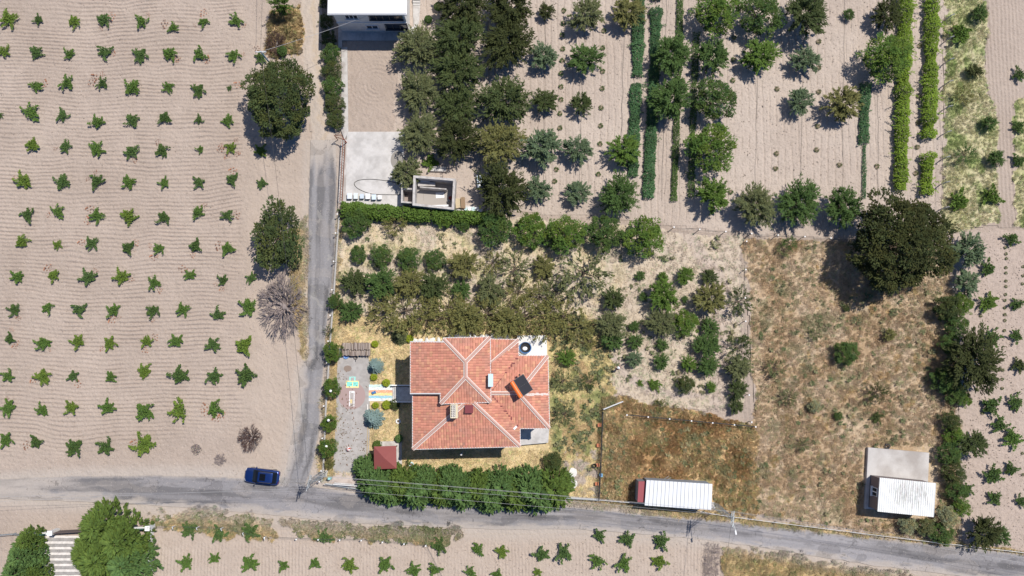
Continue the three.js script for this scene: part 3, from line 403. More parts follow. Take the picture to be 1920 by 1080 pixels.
line('lawn_bush', 'spray', 'olive', 'the grass right of the house', 'bush', 'bushes on the grass right of the house', 'y', [[1062, 670, 18, 'bright'], [1106, 640, 12, 'olive', 'loose'], [1056, 715, 22, 'grey', 'loose'], [1105, 714, 14, 'deep', 'loose'], [1060, 775, 20, 'grey', 'loose'], [1238, 760, 13, 'olive', 'loose']]);
plant('lawn_bush', 'clump', 'deep', 1037, 866, 18, 'dark green bush below the house\'s right corner', 'bush', null);
// meadow shrubs
line('meadow_shrub', 'clump', 'deep', 'the dry meadow', 'shrub', 'shrubs of the dry meadow', 'y', [[1480, 455, 14, 'mid', 'loose'], [1470, 467, 13, 'grey', 'loose'], [1586, 578, 7], [1666, 628, 13, 'olive', 'spray'], [1586, 662, 23, 'mid'], [1646, 737, 19, 'dark', 'loose'], [1571, 780, 8, 'mid'], [1643, 783, 12, 'deep', 'vine'], [1480, 745, 16, 'grey', 'loose'], [1527, 762, 12, 'sage'], [1455, 690, 18, 'grey', 'loose'], [1530, 627, 12, 'grey', 'loose'], [1505, 835, 12, 'grey', 'loose'], [1395, 640, 12, 'mid', 'loose']]);
// shrubs around the house front
const FG = 'clipped front garden shrubs';
for (const [x, y, r, l] of [[703, 645, 6, 'small yellow-green ball shrub beside the firewood stack'], [768, 635, 7, 'small yellow-green ball shrub at the house\'s upper left corner'], [701, 707, 6, 'small yellow-green ball shrub under the upper blue spruce'], [724, 718, 7, 'yellow-green ball shrub above the painted path'], [704, 760, 6, 'small yellow-green ball shrub above the lower blue spruce'], [725, 759, 8, 'yellow-green ball shrub below the painted path']]) plant('ball_shrub', 'ball', 'lime', x, y, r, l, 'shrub', FG);
plant('leafy_bush', 'clump', 'deep', 740, 758, 10, 'dark green bush beside the lower entrance rail', 'bush', null, { hc: .7 });
plant('blue_spruce', 'spruce', 'spruce', 704, 687, 15, 'blue spruce above the painted path', 'spruce', 'blue spruces', { tall: .85 });
plant('blue_spruce', 'spruce', 'spruce', 700, 785, 19, 'larger blue spruce below the painted path', 'spruce', 'blue spruces', { tall: .8 });
plant('garden_juniper', 'spruce', 'grey', 750, 630, 17, 'dark rounded juniper above the house\'s upper left corner', 'shrub', null, { tall: .7 });
plant('small_conifer', 'cone', 'cypress2', 707, 835, 8, 'small green conifer above the brown hipped pavilion roof', 'conifer', null, { tall: .7 });
plant('small_conifer', 'ball', 'cypress', 748, 822, 7, 'small bush between pavilion and house', 'bush', null);
line('lane_tree', 'cone', 'cypress2', 'the yard\'s lane-side fence row', 'tree', 'trees along the yard fence', 'y', [[627, 565, 15, 'mid', 'clump'], [622, 660, 18, 'bright', 'clump'], [619, 728, 18, 'bright', 'clump'], [615, 795, 15, 'bright', 'clump'], [613, 840, 18, 'bright', 'clump'], [616, 870, 11, 'olive', 'spray'], [614, 620, 9, 'deep', 'loose']], { hc: 1.5, word: 'tree', tall: 1.3 });
// conifer hedge in front of the house
{ const l = []; l.push([689, 879, 21]); for (let k = 0; k < 15; k++) l.push([706 + k * 23.6 + (hash(k, 1, 9) - .5) * 6, 908 + k * .95 + (k % 2 ? 6 : -5) + (hash(k, 2, 9) - .5) * 6, 25 + hash(k, 3, 9) * 5, k % 3 === 2 ? 'cypress2' : 'cypress']);
  line('hedge_conifer', 'cone', 'cypress', 'the hedge below the house', 'conifer', 'conifers of the front hedge', 'x', l, { tall: .72, k: 1.12 }); }
line('gate_conifer', 'cone', 'cypress2', 'the clump right of the striped driveway', 'conifer', 'conifers beside the striped driveway', 'x', [[172, 1035, 28], [196, 985, 34], [200, 1045, 40], [235, 1012, 36], [246, 1055, 36, 'cypress']], { tall: .62, k: 1.2 });
line('gate_conifer', 'cone', 'cypress', 'the hedge left of the striped driveway', 'conifer', 'conifers left of the driveway', 'y', [[58, 1012, 20, 'cypress2'], [50, 1040, 26], [44, 1068, 28], [66, 1076, 22, 'cypress2']], { tall: .8, k: 1.1 });
// hedge of young trees in front of the white building
line('hedge_tree', 'clump', 'deep', 'the hedge beside the white building', 'tree', 'hedge trees beside the white building', 'y', [[611, 5, 13], [611, 40, 14], [615, 72, 16], [621, 103, 19, 'mid'], [623, 133, 20], [624, 163, 20, 'mid'], [627, 194, 19], [629, 224, 18]], { hc: 1.0, word: 'tree' });
for (const [x, y, r, l] of [[822, 12, 8, 'small green bush left of the dark orchard columns'], [803, 36, 7, 'small bush beside the white building\'s right path']]) plant('small_bush', 'ball', 'mid', x, y, r, l, 'bush', null);
plant('small_bush', 'vine', 'bright', 808, 304, 16, 'bright green leafy plant above the roofless masonry walls', 'bush', null);
console.log('plants', plantN);

// ---------- crop and vine rows ----------
function cropRow(name, pts, w, h, tone, leaf, per, label, group, posts) {
  const r = rng(Math.round(pts[0][0] * 7 + pts[0][1])), L = new Leaves(), O = XZ(pts[0][0], pts[0][1], h * .6);
  let tot = 0; const S = []; for (let i = 1; i < pts.length; i++) { const a = XZ(...pts[i - 1], h * .6), b = XZ(...pts[i], h * .6), d = Math.hypot(b[0] - a[0], b[1] - a[1]); S.push([a, b, d, tot]); tot += d; }
  for (let k = 0; k < tot * per; k++) { const u = r() * tot, s = S.find(q => u <= q[3] + q[2]) || S[S.length - 1], t = (u - s[3]) / s[2], bulge = .45 + .75 * fbm(u * .8, pts[0][0], 7) + .45 * Math.pow(vn(u * 2.3, pts[0][0], 8), 3); if (fbm(u * .7, pts[0][0] + 40, 9) < .17) continue; const a = r() * 3.1416, f = Math.pow(r(), .35), x = lerp(s[0][0], s[1][0], t) - O[0] + Math.cos(a) * w * f * bulge, z = lerp(s[0][1], s[1][1], t) - O[1] + (r() - .5) * .1, y = h * .15 + Math.sin(a) * h * .85 * f * bulge; L.leaf(x, y, z, Math.cos(a) + (r() - .5) * 1.5, (r() - .5) * .8, (r() - .5) * 1.8, leaf * (.8 + .7 * r()), leaf * .8, (r() - .5) * 1.2, mul(tint(r, .45, .45), .8 + .4 * vn(u * 1.1, pts[0][0], 12))); }
  for (let k = 0; k < tot * (posts ? 2.2 : .5); k++) { const u = r() * tot, s = S.find(q => u <= q[3] + q[2]) || S[S.length - 1], t = (u - s[3]) / s[2], sd = r() > .5 ? 1 : -1, L0 = w * (.5 + r() * .9), y0 = h * (.5 + .5 * r()); for (let q = 0; q < 14; q++) { const f = .5 + q / 14 * .9; L.leaf(lerp(s[0][0], s[1][0], t) - O[0] + sd * L0 * f, y0 - f * f * .2, lerp(s[0][1], s[1][1], t) - O[1] + (r() - .5) * .25 + f * (hash(k, 3, 2) - .5) * .8, sd + (r() - .5), (r() - .5) * .6, (r() - .5) * 1.6, leaf, leaf * .7, (r() - .5), tint(r, .4, .5)); } }
  const t = thing(name, label, name === 'grape_row' ? 'vine row' : 'crop row', [O[0], 0, O[1]], 0, group);
  const m = new THREE.Mesh(L.build(), TONE[tone]); m.name = 'foliage'; m.castShadow = m.receiveShadow = true; t.add(m);
  if (posts) for (let u = 0; u <= tot; u += 3.4) { const s = S.find(q => u <= q[3] + q[2]) || S[S.length - 1], k = (u - s[3]) / s[2]; obj('post', bar([lerp(s[0][0], s[1][0], k) - O[0], -.1, lerp(s[0][1], s[1][1], k) - O[1]], [lerp(s[0][0], s[1][0], k) - O[0], h * .95, lerp(s[0][1], s[1][1], k) - O[1]], .05, .05, 6), mBark, t); }
  else { const st = []; for (let u = .2; u < tot; u += .55) { const s = S.find(q => u <= q[3] + q[2]) || S[S.length - 1], k = (u - s[3]) / s[2], x = lerp(s[0][0], s[1][0], k) - O[0], z = lerp(s[0][1], s[1][1], k) - O[1]; st.push(bar([x, -.05, z], [x + (r() - .5) * .1, h * .7, z], .018, .01, 4)); } obj('stems', branchGeo(st), TONE_STEM, t); }
  return t;
}
const TONE_STEM = mat(.10, .13, .05);
const CG = 'narrow crop rows';
cropRow('crop_row', [[1201, -30], [1197, 60], [1196, 142]], .75, .85, 'tomato', .17, 330, 'upper stretch of leafy crop row left of two', CG);
cropRow('crop_row', [[1193, 156], [1190, 240], [1187, 330]], .72, .8, 'tomato', .17, 310, 'lower stretch of the leftmost leafy crop row', CG);
cropRow('crop_row', [[1232, -30], [1229, 100], [1222, 240], [1216, 370]], .7, .85, 'tomato', .17, 310, 'long leafy crop row, second from left of four', CG);
cropRow('crop_row', [[1276, -30], [1274, 100], [1269, 240], [1264, 377]], .38, .6, 'mid', .13, 200, 'very narrow crop row, third from left of four', CG);
cropRow('crop_row', [[1306, 60], [1302, 160], [1298, 290], [1296, 370]], .4, .55, 'mid', .13, 150, 'narrow sparse crop row, rightmost of four', CG);
cropRow('crop_row', [[1625, 155], [1622, 210], [1621, 268]], .65, .7, 'tomato', .15, 330, 'short blue-green crop row below the bright dense tree', CG);
cropRow('crop_row', [[1621, 272], [1621, 320], [1620, 372]], .2, .35, 'tomato', .12, 120, 'dotted young crop row continuing above the lower trees', CG);
const VG = 'trellised grape rows';
cropRow('grape_row', [[1702, -40], [1698, 90], [1694, 240], [1691, 355]], .85, 1.6, 'grape', .17, 400, 'left trellised grape row', VG, true);
cropRow('grape_row', [[1751, -40], [1749, 100], [1744, 258]], .9, 1.6, 'grape', .17, 400, 'right trellised grape row, long upper stretch', VG, true);
cropRow('grape_row', [[1743, 286], [1741, 330], [1740, 364]], .8, 1.5, 'grape', .17, 380, 'right trellised grape row, short lower stretch', VG, true);
cropRow('pergola_vine', [[639, 386], [700, 391], [780, 395], [860, 402], [900, 404], [958, 408]], .8, 1.9, 'bright', .24, 1, 'x', VG, true).removeFromParent();
{ // arching grape hedge along the garden's top border
  const A = [[640, 391], [700, 396], [780, 401], [860, 405], [945, 410]], r = rng(55), L = new Leaves(), O = XZ(640, 386, 1.5);
  for (let k = 0; k < 9000; k++) { const u = r() * 4, i = Math.min(3, Math.floor(u)), t = u - i, c = XZ(lerp(A[i][0], A[i + 1][0], t), lerp(A[i][1], A[i + 1][1], t), 1.5), w = .95 * (.5 + .8 * fbm(u * 6, 3, 5)), a = r() * 3.1416, f = Math.pow(r(), .4), dd = fbm(u * 9, 8, 6) < .26 ? 0 : 1; if (!dd) continue; L.leaf(c[0] - O[0] + (r() - .5) * .3, .5 + Math.sin(a) * 1.4 * f, c[1] - O[1] + Math.cos(a) * w * f, (r() - .5) * 1.6, (r() - .5) * .8, Math.cos(a) + (r() - .5) * 1.5, .2 + r() * .14, .18, (r() - .5) * 2, tint(r, .45, .35)); }
  const t = thing('grape_hedge', 'bright green grape hedge along the garden\'s top border', 'hedge', [O[0], 0, O[1]]); const m = new THREE.Mesh(L.build(), TONE.bright); m.name = 'foliage'; m.castShadow = m.receiveShadow = true; t.add(m);
  for (let i = 0; i < 8; i++) { const u = i / 7 * 3.99, q = Math.floor(u), c = XZ(lerp(A[q][0], A[q + 1][0], u - q), lerp(A[q][1], A[q + 1][1], u - q), 1.5); obj('post', bar([c[0] - O[0], -.1, c[1] - O[1]], [c[0] - O[0], 1.75, c[1] - O[1]], .06, .06, 6), mBark, t); }
}
// seedling pits and stray weeds
{
  const r = rng(91), seedling = new Leaves(); for (let k = 0; k < 60; k++) { const a = r() * 6.283, d = Math.sqrt(r()) * .8; seedling.leaf(Math.cos(a) * d, .1 + r() * .6 * (1 - d * .6), Math.sin(a) * d, Math.cos(a) + (r() - .5), r() * .8, Math.sin(a) + (r() - .5), .38, .26, (r() - .5), tint(r, .4, .3)); }
  const sg = seedling.build(), pit = new THREE.TorusGeometry(.5, .1, 6, 16).rotateX(Math.PI / 2), mPit = mat(.34, .27, .21, 1), dish = new THREE.CircleGeometry(.5, 14).rotateX(-Math.PI / 2), mDish = mat(.27, .205, .155, 1);
  const put = (x, y, rad, label, group, ring = true, tone = 'mid') => { const p = P(x, y), t = thing('seedling', label, 'seedling', [p[0], 0, p[2]], r() * 6, group); const R = rad * gsd(y); const m = new THREE.Mesh(sg, TONE[tone]); m.name = 'leaves'; m.scale.setScalar(R * .62); m.castShadow = m.receiveShadow = true; t.add(m); if (ring) { const d = new THREE.Mesh(pit, mPit); d.name = 'earth_ring'; d.scale.set(R, R * .55, R); d.castShadow = d.receiveShadow = true; t.add(d); const e = new THREE.Mesh(dish, mDish); e.name = 'damp_soil'; e.scale.setScalar(R); e.position.y = .022; e.receiveShadow = true; t.add(e); } };
  const cols = [['from top beside the blue-green trees', [[1057, 20], [1056, 44], [1054, 66], [1055, 92], [1054, 114], [1052, 138], [1052, 163], [1052, 187], [1050, 213], [1050, 240], [1043, 318], [1040, 340]]], ['from top left of the crop rows', [[1132, 58], [1130, 90], [1130, 134], [1129, 166], [1127, 202], [1126, 236], [1125, 270], [1122, 327]]], ['from top right of the crop rows', [[1376, 70], [1375, 112], [1374, 151], [1373, 192], [1370, 360]]], ['from top left of the shaded round trees', [[1457, 167], [1456, 288], [1454, 316]]], ['from top right of the shaded round trees', [[1535, 78], [1535, 127], [1535, 172], [1533, 237], [1531, 281]]], ['from left in the bare soil left of the grape rows', [[1574, 309], [1644, 312]]], ['from top between the two grape rows', [[1724, 86], [1723, 180], [1722, 230], [1720, 276], [1717, 325]]], ['from top in the right field\'s dotted pit line', [[1885, 464], [1886, 476], [1887, 485], [1886, 502], [1886, 512], [1886, 527], [1886, 537], [1885, 552], [1884, 563], [1884, 577], [1884, 590], [1884, 601], [1883, 620], [1880, 694], [1879, 711], [1879, 728]]], ['from top in the pits beside the right hedge', [[1839, 575], [1839, 592], [1840, 608], [1842, 775]]], ['from top in the pits at the right edge', [[1918, 500], [1918, 517], [1917, 532], [1917, 850], [1918, 890]]]];
  cols.forEach(([d, l], k) => l.forEach(([x, y], i) => put(x, y, k > 6 ? 5 : 8, `${ORD[i] || 'twenty-' + ORD[i - 20]} earth-ringed seedling ${d}`, 'seedlings in dug earth rings', true, k > 2 && k < 7 ? 'grey' : 'mid')));
}
// ---------- materials for built things ----------
function canvasTex(w, h, draw) { const c = document.createElement('canvas'); c.width = w; c.height = h; draw(c.getContext('2d'), w, h); const t = new THREE.CanvasTexture(c); t.colorSpace = THREE.SRGBColorSpace; return t; }
function mottled(n, f, seed, A, B, speck = .02) { const base = noiseTile(n, f, 4, seed), d = new Uint8Array(n * n * 4); for (let i = 0; i < n * n; i++) { let t = clamp((base[i * 4] / 255 - .3) * 2.4); let c = mix(A, B, t); const g = hash(i % n, Math.floor(i / n), seed + 3); c = mul(c, .94 + .12 * g); if (g > 1 - speck) c = mul(c, .7); d[i * 4] = lin2s(c[0]); d[i * 4 + 1] = lin2s(c[1]); d[i * 4 + 2] = lin2s(c[2]); d[i * 4 + 3] = 255; } return dtex(d, n, n, true); }
function metreUV(g, s = 1) { const p = g.attributes.position, n = g.attributes.normal, uv = new Float32Array(p.count * 2); for (let i = 0; i < p.count; i++) { const ax = Math.abs(n.getX(i)), ay = Math.abs(n.getY(i)), az = Math.abs(n.getZ(i)); let u = p.getX(i), v = p.getZ(i); if (ay < ax || ay < az) { v = p.getY(i); u = ax > az ? p.getZ(i) : p.getX(i); } uv[2 * i] = u / s; uv[2 * i + 1] = v / s; } g.setAttribute('uv', new THREE.BufferAttribute(uv, 2)); return g; }
const texConcrete = mottled(256, 6, 501, [.56, .55, .54], [.42, .41, .40]), texPlaster = mottled(256, 8, 503, [.72, .71, .68], [.62, .61, .59], .005), texSlab = mottled(256, 5, 505, [.50, .485, .47], [.35, .325, .305]), texPaver = mottled(256, 10, 507, [.40, .385, .375], [.32, .305, .295], .03);
const mConcrete = new THREE.MeshStandardMaterial({ map: texConcrete, roughness: .93 }), mPlaster = new THREE.MeshStandardMaterial({ map: texPlaster, roughness: .9 }), mSlab = new THREE.MeshStandardMaterial({ map: texSlab, roughness: .93 }), mPaver = new THREE.MeshStandardMaterial({ map: texPaver, roughness: .93 });
const mWhite = mat(.74, .75, .76, .55), mTrim = mat(.62, .63, .64, .6), mGlass = new THREE.MeshStandardMaterial({ color: col(.03, .04, .055), roughness: .08, metalness: .3 }), mDarkFrame = mat(.06, .065, .075, .5), mIron = mat(.05, .05, .055, .6, { metalness: .4 }), mGalv = mat(.42, .46, .48, .45, { metalness: .6 }), mRust = mat(.20, .075, .04, .85), mWood = mat(.27, .19, .12, .9), mGreyWood = mat(.28, .25, .22, .95), mGreen = mat(.03, .10, .08, .6), mBlue = mat(.05, .17, .40, .6), mBlack = mat(.02, .02, .022, .6);
const mTile = new THREE.MeshStandardMaterial({ color: 0xffffff, vertexColors: true, roughness: .88 }), mMortar = mat(.66, .58, .54, .95), mRidge = mat(.48, .30, .25, .9), mTank = mat(.80, .17, .03, .45), mHatch = mat(.17, .025, .035, .5);

// ---------- the red roofed house ----------
function clipPoly(sub, clip) { // convex clip, both counter-clockwise in (u, v)
  let out = sub; for (let i = 0; i < clip.length && out.length; i++) { const a = clip[i], b = clip[(i + 1) % clip.length], inp = out; out = []; const side = p => (b[0] - a[0]) * (p[1] - a[1]) - (b[1] - a[1]) * (p[0] - a[0]); for (let k = 0; k < inp.length; k++) { const p = inp[k], q = inp[(k + 1) % inp.length], sp = side(p), sq = side(q); if (sp >= 0) out.push(p); if (sp * sq < 0) { const t = sp / (sp - sq); out.push([lerp(p[0], q[0], t), lerp(p[1], q[1], t)]); } } } return out;
}
// roof plane: convex ring of 3D points, first edge = eave. Returns tile geometry laid in courses from the eave up.
function tilePlane(ring, seed) {
  const r = rng(seed), p = ring.map(q => V(...q)), e = p[1].clone().sub(p[0]).normalize(); let n = null; for (let i = 2; i < p.length; i++) { const k = e.clone().cross(p[i].clone().sub(p[0])); if (!n || k.length() > n.length()) n = k; } n.normalize(); if (n.y < 0) n.negate();
  let up = n.clone().cross(e); if (up.y < 0) up.negate(); let uv = p.map(q => { const d = q.clone().sub(p[0]); return [d.dot(e), d.dot(up)]; });
  let area = 0; for (let i = 0; i < uv.length; i++) { const a = uv[i], b = uv[(i + 1) % uv.length]; area += a[0] * b[1] - b[0] * a[1]; } if (area < 0) uv = uv.slice().reverse();
  const u0 = Math.min(...uv.map(q => q[0])), u1 = Math.max(...uv.map(q => q[0])), v0 = Math.min(...uv.map(q => q[1])), v1 = Math.max(...uv.map(q => q[1])), TWd = .31, TL = .35, pos = [], colr = [];
  const pt = (q, h) => { const w = p[0].clone().addScaledVector(e, q[0]).addScaledVector(up, q[1]).addScaledVector(n, h); return [w.x, w.y, w.z]; };
  for (let j = 0, v = v0; v < v1; j++, v += TL) for (let u = u0 - TWd; u < u1 + TWd; u += TWd) {
    const b = .82 + r() * .3, w = r(), warm = w > .86 ? .5 : 0; const wst = p[0].x * .7 + u, wv = p[0].z * .7 + v, age = fbm(wst * .55, wv * .55, 611), c = mul(mix(mix([.52, .215, .155], [.60, .33, .19], warm + r() * .25), r() > .985 ? [.30, .12, .09] : [.40, .21, .16], r() > .985 ? .9 : sm(.52, .75, age) * .55), b), ju = (r() - .5) * .02, jv = (r() - .5) * .018;
    const uu = u + ju, hs = [.022, .05, .022];
    for (let s = 0; s < 2; s++) {
      const a0 = uu + s * TWd / 2, a1 = uu + (s + 1) * TWd / 2 - (s ? .018 : 0), quad = clipPoly([[a0, v + jv], [a1, v + jv], [a1, v + jv + TL], [a0, v + jv + TL]], uv); if (quad.length < 3) continue;
      const hh = q => .02 + lerp(hs[s], hs[s + 1], (q[0] - a0) / (a1 - a0)) + .03 * (1 - (q[1] - v - jv) / TL);
      for (let k = 1; k + 1 < quad.length; k++) for (const q of [quad[0], quad[k], quad[k + 1]]) { pos.push(...pt(q, hh(q))); colr.push(...c); }
      const low = quad.filter(q => Math.abs(q[1] - v - jv) < 1e-4); if (low.length === 2) { const [A, B] = low[0][0] < low[1][0] ? low : [low[1], low[0]]; for (const [q, h] of [[A, 0], [B, 0], [B, hh(B)], [A, 0], [B, hh(B)], [A, hh(A)]]) { pos.push(...pt(q, h)); colr.push(...c); } }
    }
  }
  const g = new THREE.BufferGeometry(); g.setAttribute('position', new THREE.Float32BufferAttribute(pos, 3)); g.setAttribute('color', new THREE.Float32BufferAttribute(colr, 3)); g.computeVertexNormals(); return g;
}
function ringGeo(ring, thick) { // flat slab under a plane
  const pos = [], idx = [], n = ring.length; for (const q of ring) pos.push(q[0], q[1], q[2]); for (const q of ring) pos.push(q[0], q[1] - thick, q[2]); for (let i = 1; i + 1 < n; i++) idx.push(0, i, i + 1, n, n + i + 1, n + i); for (let i = 0; i < n; i++) { const j = (i + 1) % n; idx.push(i, n + i, j, j, n + i, n + j); } const g = new THREE.BufferGeometry(); g.setAttribute('position', new THREE.Float32BufferAttribute(pos, 3)); g.setIndex(idx); const q = g.toNonIndexed(); q.computeVertexNormals(); return q;
}
{
  const hB = 5.9, K = .29, s6 = gsd(740, 6);
  const hA = hB + 52 * s6 * K + .75, hAleft = hA - 62 * s6 * K, rA = hA + 42 * s6 * K;        // upper roof: eave, low left eave, ridge
  const p = (x, y, h) => P(x, y, h);
  const house = thing('tiled_house', 'two-storey house with salmon tiled hipped roof in the garden', 'house', [0, 0, 0]);
  const planes = [], add = (...q) => planes.push(q);
  // upper hipped block
  const R1 = p(873, 679, rA), R2 = p(873, 707, rA);
  add(p(770, 738, hAleft), p(770, 641, hAleft), p(832, 640, hA), R1, R2, p(826, 738, hA + 19 * s6 * K * .4));
  planes[0] = [p(770, 738, hAleft), p(770, 641, hAleft), p(832, 640, hA)];
  planes.length = 0;
  const yA = x => hA + (x - 829) * s6 * K;  // left slope height
  add(p(770, 738, yA(770)), p(770, 641, yA(770)), p(832, 641, yA(832)), R1, R2, p(844, 738, yA(844)));
  add(p(826, 757, hA), p(826, 738, yA(826)), p(844, 738, yA(844)));
  add(p(832, 634, hA), p(919, 632, hA), R1);
  add(p(919, 632, hA), p(920, 754, hA), R2, R1);
  add(p(920, 754, hA), p(826, 757, hA), R2);
  const nUpper = planes.length;
  // lower roof
  const top = hB + 93 * s6 * K, C0 = hB + 62 * s6 * K;
  add(p(774, 842, hB), p(774, 737, hB), p(826, 737, hB + 52 * s6 * K), p(878, 737, hB + 103 * s6 * K * .96), p(878, 752, hB + 97 * s6 * K));
  add(p(975, 837, hB), p(774, 842, hB), p(878, 752, hB + 97 * s6 * K), p(886, 752, hB + 97 * s6 * K));
  add(p(975, 803, hB), p(975, 837, hB), p(886, 752, hB + 97 * s6 * K), p(886, 737, hB + 97 * s6 * K), p(920, 738, C0));
  add(p(972, 637, hB), p(972, 667, hB), p(920, 735, C0), p(920, 681, hB + 50 * s6 * K));
  add(p(920, 636, hB), p(972, 637, hB), p(920, 681, hB + 50 * s6 * K));
  add(p(972, 667, hB), p(1027, 667, hB), p(971, 737, C0), p(920, 737, C0));
  add(p(1027, 667, hB), p(1030, 803, hB), p(971, 737, C0));
  add(p(1030, 803, hB), p(975, 803, hB), p(920, 737, C0), p(971, 737, C0));
  const mDeck = mat(.26, .10, .07, .95);
  planes.forEach((ring, i) => { const deck = obj('roof_slope', ringGeo(ring, .1), mDeck, house); const t = obj('roof_tiles', tilePlane(ring, 700 + i), mTile, deck); t.userData.kind = 'stuff'; });
  // ridges and hips: half-round caps in a mortar bed
  const lines = [[R1, R2], [p(832, 636, hA), R1], [p(919, 632, hA), R1], [p(826, 757, hA), R2], [p(920, 754, hA), R2], [p(774, 842, hB), p(870, 758, hB + 91 * s6 * K)], [p(975, 837, hB), p(888, 755, hB + 94 * s6 * K)], [p(972, 637, hB), p(921, 681, hB + 50 * s6 * K)], [p(1027, 667, hB), p(971, 737, C0)], [p(1030, 803, hB), p(971, 737, C0)], [p(921, 737, C0), p(971, 737, C0)]];
  for (const [a, b] of lines) {
    const A = V(...a), B = V(...b), d = B.clone().sub(A), L = d.length(), n = Math.max(2, Math.round(L / .38)), caps = []; d.normalize();
    const bed = new THREE.BoxGeometry(.46, .1, L); const q = new THREE.Quaternion().setFromRotationMatrix(new THREE.Matrix4().lookAt(B, A, V(0, 1, 0))); bed.applyQuaternion(q); const M = A.clone().add(B).multiplyScalar(.5); bed.translate(M.x, M.y + .055, M.z);
    const m = obj('ridge_mortar', bed, mMortar, house);
    for (let k = 0; k < n; k++) { const g = new THREE.CylinderGeometry(.125, .145, L / n * 1.05, 8, 1, false); g.rotateX(Math.PI / 2).scale(1, .8, 1); g.applyQuaternion(q); const c = A.clone().addScaledVector(d, (k + .5) * L / n); g.translate(c.x, c.y + .12, c.z); caps.push(g); }
    const cp = obj('ridge_caps', caps, mRidge, m);
  }
  // eave boards and gutters
  const eaves = [[p(770, 738, yA(770)), p(770, 641, yA(770))], [p(770, 641, yA(770)), p(832, 641, yA(832))], [p(832, 641, yA(832)), p(832, 634, hA)], [p(832, 634, hA), p(919, 632, hA)], [p(919, 632, hA), p(920, 754, hA)], [p(920, 754, hA), p(826, 757, hA)], [p(826, 757, hA), p(826, 738, yA(826))], [p(826, 738, yA(826)), p(770, 738, yA(770))],
    [p(774, 738, hB), p(774, 842, hB)], [p(774, 842, hB), p(975, 837, hB)], [p(975, 837, hB), p(975, 803, hB)], [p(975, 803, hB), p(1030, 803, hB)], [p(1030, 803, hB), p(1027, 667, hB)], [p(1027, 667, hB), p(972, 667, hB)], [p(972, 667, hB), p(972, 637, hB)], [p(972, 637, hB), p(920, 636, hB)]];
  for (const [a, b] of eaves) { const A = V(...a), B = V(...b), L = A.distanceTo(B), g = new THREE.BoxGeometry(.13, .2, L + .1); g.applyQuaternion(new THREE.Quaternion().setFromRotationMatrix(new THREE.Matrix4().lookAt(B, A, V(0, 1, 0)))); const M = A.add(B).multiplyScalar(.5); g.translate(M.x, M.y - .02, M.z); obj('eave_board', g, mTrim, house); }
  // valley slots: broken dark steps where the tiles are cut
  for (const [a, b, s] of [[p(923, 741, C0 - .1), p(972, 800, hB + .1), 3], [p(971, 670, hB + .1), p(926, 727, C0 - .25), 5]]) for (let k = 0; k < 13; k++) if (hash(k, s, 4) > .2) { const t = (k + .5) / 13; obj('valley_step', bx(.3 * (.5 + hash(k, s, 6)), .05, .13, lerp(a[0], b[0], t), lerp(a[1], b[1], t) + .13, lerp(a[2], b[2], t), hash(k, s, 8) > .5 ? 1.57 : 0), mHatch, house); }
  // white mortar patch beside the collector
  for (let k = 0; k < 12; k++) { const t = .08 + k / 13, a = p(971, 740, C0), b = p(1030, 739, hB); obj('mortar_patch', bx(.24 + hash(k, 3, 1) * .14, .05, .16 + hash(k, 5, 1) * .18, lerp(a[0], b[0], t), lerp(a[1], b[1], t) + .085, lerp(a[2], b[2], t) + (hash(k, 7, 1) - .5) * .1), mMortar, house); }
  // walls under the eaves
  const W = (pts, h) => pts.map(q => XZ(q[0], q[1], h));
  const wallPoly = W([[779, 648], [838, 646], [838, 641], [966, 643], [966, 673], [1021, 673], [1023, 797], [969, 797], [969, 831], [781, 836]], hB);
  obj('wall', metreUV(prism(wallPoly, 0, hB - .06), 3), mPlaster, house);
  obj('upper_wall', metreUV(prism(W([[838, 642], [913, 639], [913, 748], [832, 750], [832, 700], [838, 690]], hA), hB - .06, hA - .1), 3), mPlaster, house);
  // windows and door on the walls
  const win = (a, b, y0, y1, out) => { const L = Math.hypot(b[0] - a[0], b[1] - a[1]), c = [(a[0] + b[0]) / 2 + out[0] * .03, (a[1] + b[1]) / 2 + out[1] * .03], ry = -Math.atan2(b[1] - a[1], b[0] - a[0]); const w = obj('window', bx(L, y1 - y0, .1, c[0], (y0 + y1) / 2, c[1], ry), mWhite, house); for (const s of [-1, 1]) obj('pane', bx(L / 2 - .1, y1 - y0 - .16, .03, c[0] + Math.cos(ry) * s * L / 4 + out[0] * .06, (y0 + y1) / 2, c[1] - Math.sin(ry) * s * L / 4 + out[1] * .06, ry), mGlass, w); obj('sill', bx(L + .2, .06, .24, c[0] + out[0] * .08, y0 - .035, c[1] + out[1] * .08, ry), mTrim, w); };
  for (const f of [.12, .36, .6, .84]) for (const y of [.9, 3.8]) { const a = wallPoly[8 + 0], b = wallPoly[9]; const q = t => [lerp(b[0], a[0], t), lerp(b[1], a[1], t)]; win(q(f - .05), q(f + .05), y, y + 1.3, [0, 1]); }
  for (const f of [.15, .45, .85]) for (const y of [.9, 3.8]) { const a = wallPoly[9], b = wallPoly[0]; const q = t => [lerp(a[0], b[0], t), lerp(a[1], b[1], t)]; win(q(f - .045), q(f + .045), y, y + 1.3, [-1, 0]); }
  const dp = XZ(779, 738, hB); const door = obj('door', bx(.08, 2.1, 1, dp[0] - .02, 1.06, dp[1]), mWood, house); obj('door_handle', bx(.06, .04, .14, dp[0] - .09, 1.05, dp[1] + .35), mGalv, door);
  // chimneys
  const c1 = p(920, 713, hA + .9), ch1 = obj('chimney', metreUV(bx(.5, 2.4, 1.4, c1[0], hA - .3, c1[2])), mPlaster, house); obj('chimney_cap', bx(.58, .09, 1.5, c1[0], hA + .945, c1[2]), mat(.52, .66, .72, .4), ch1);
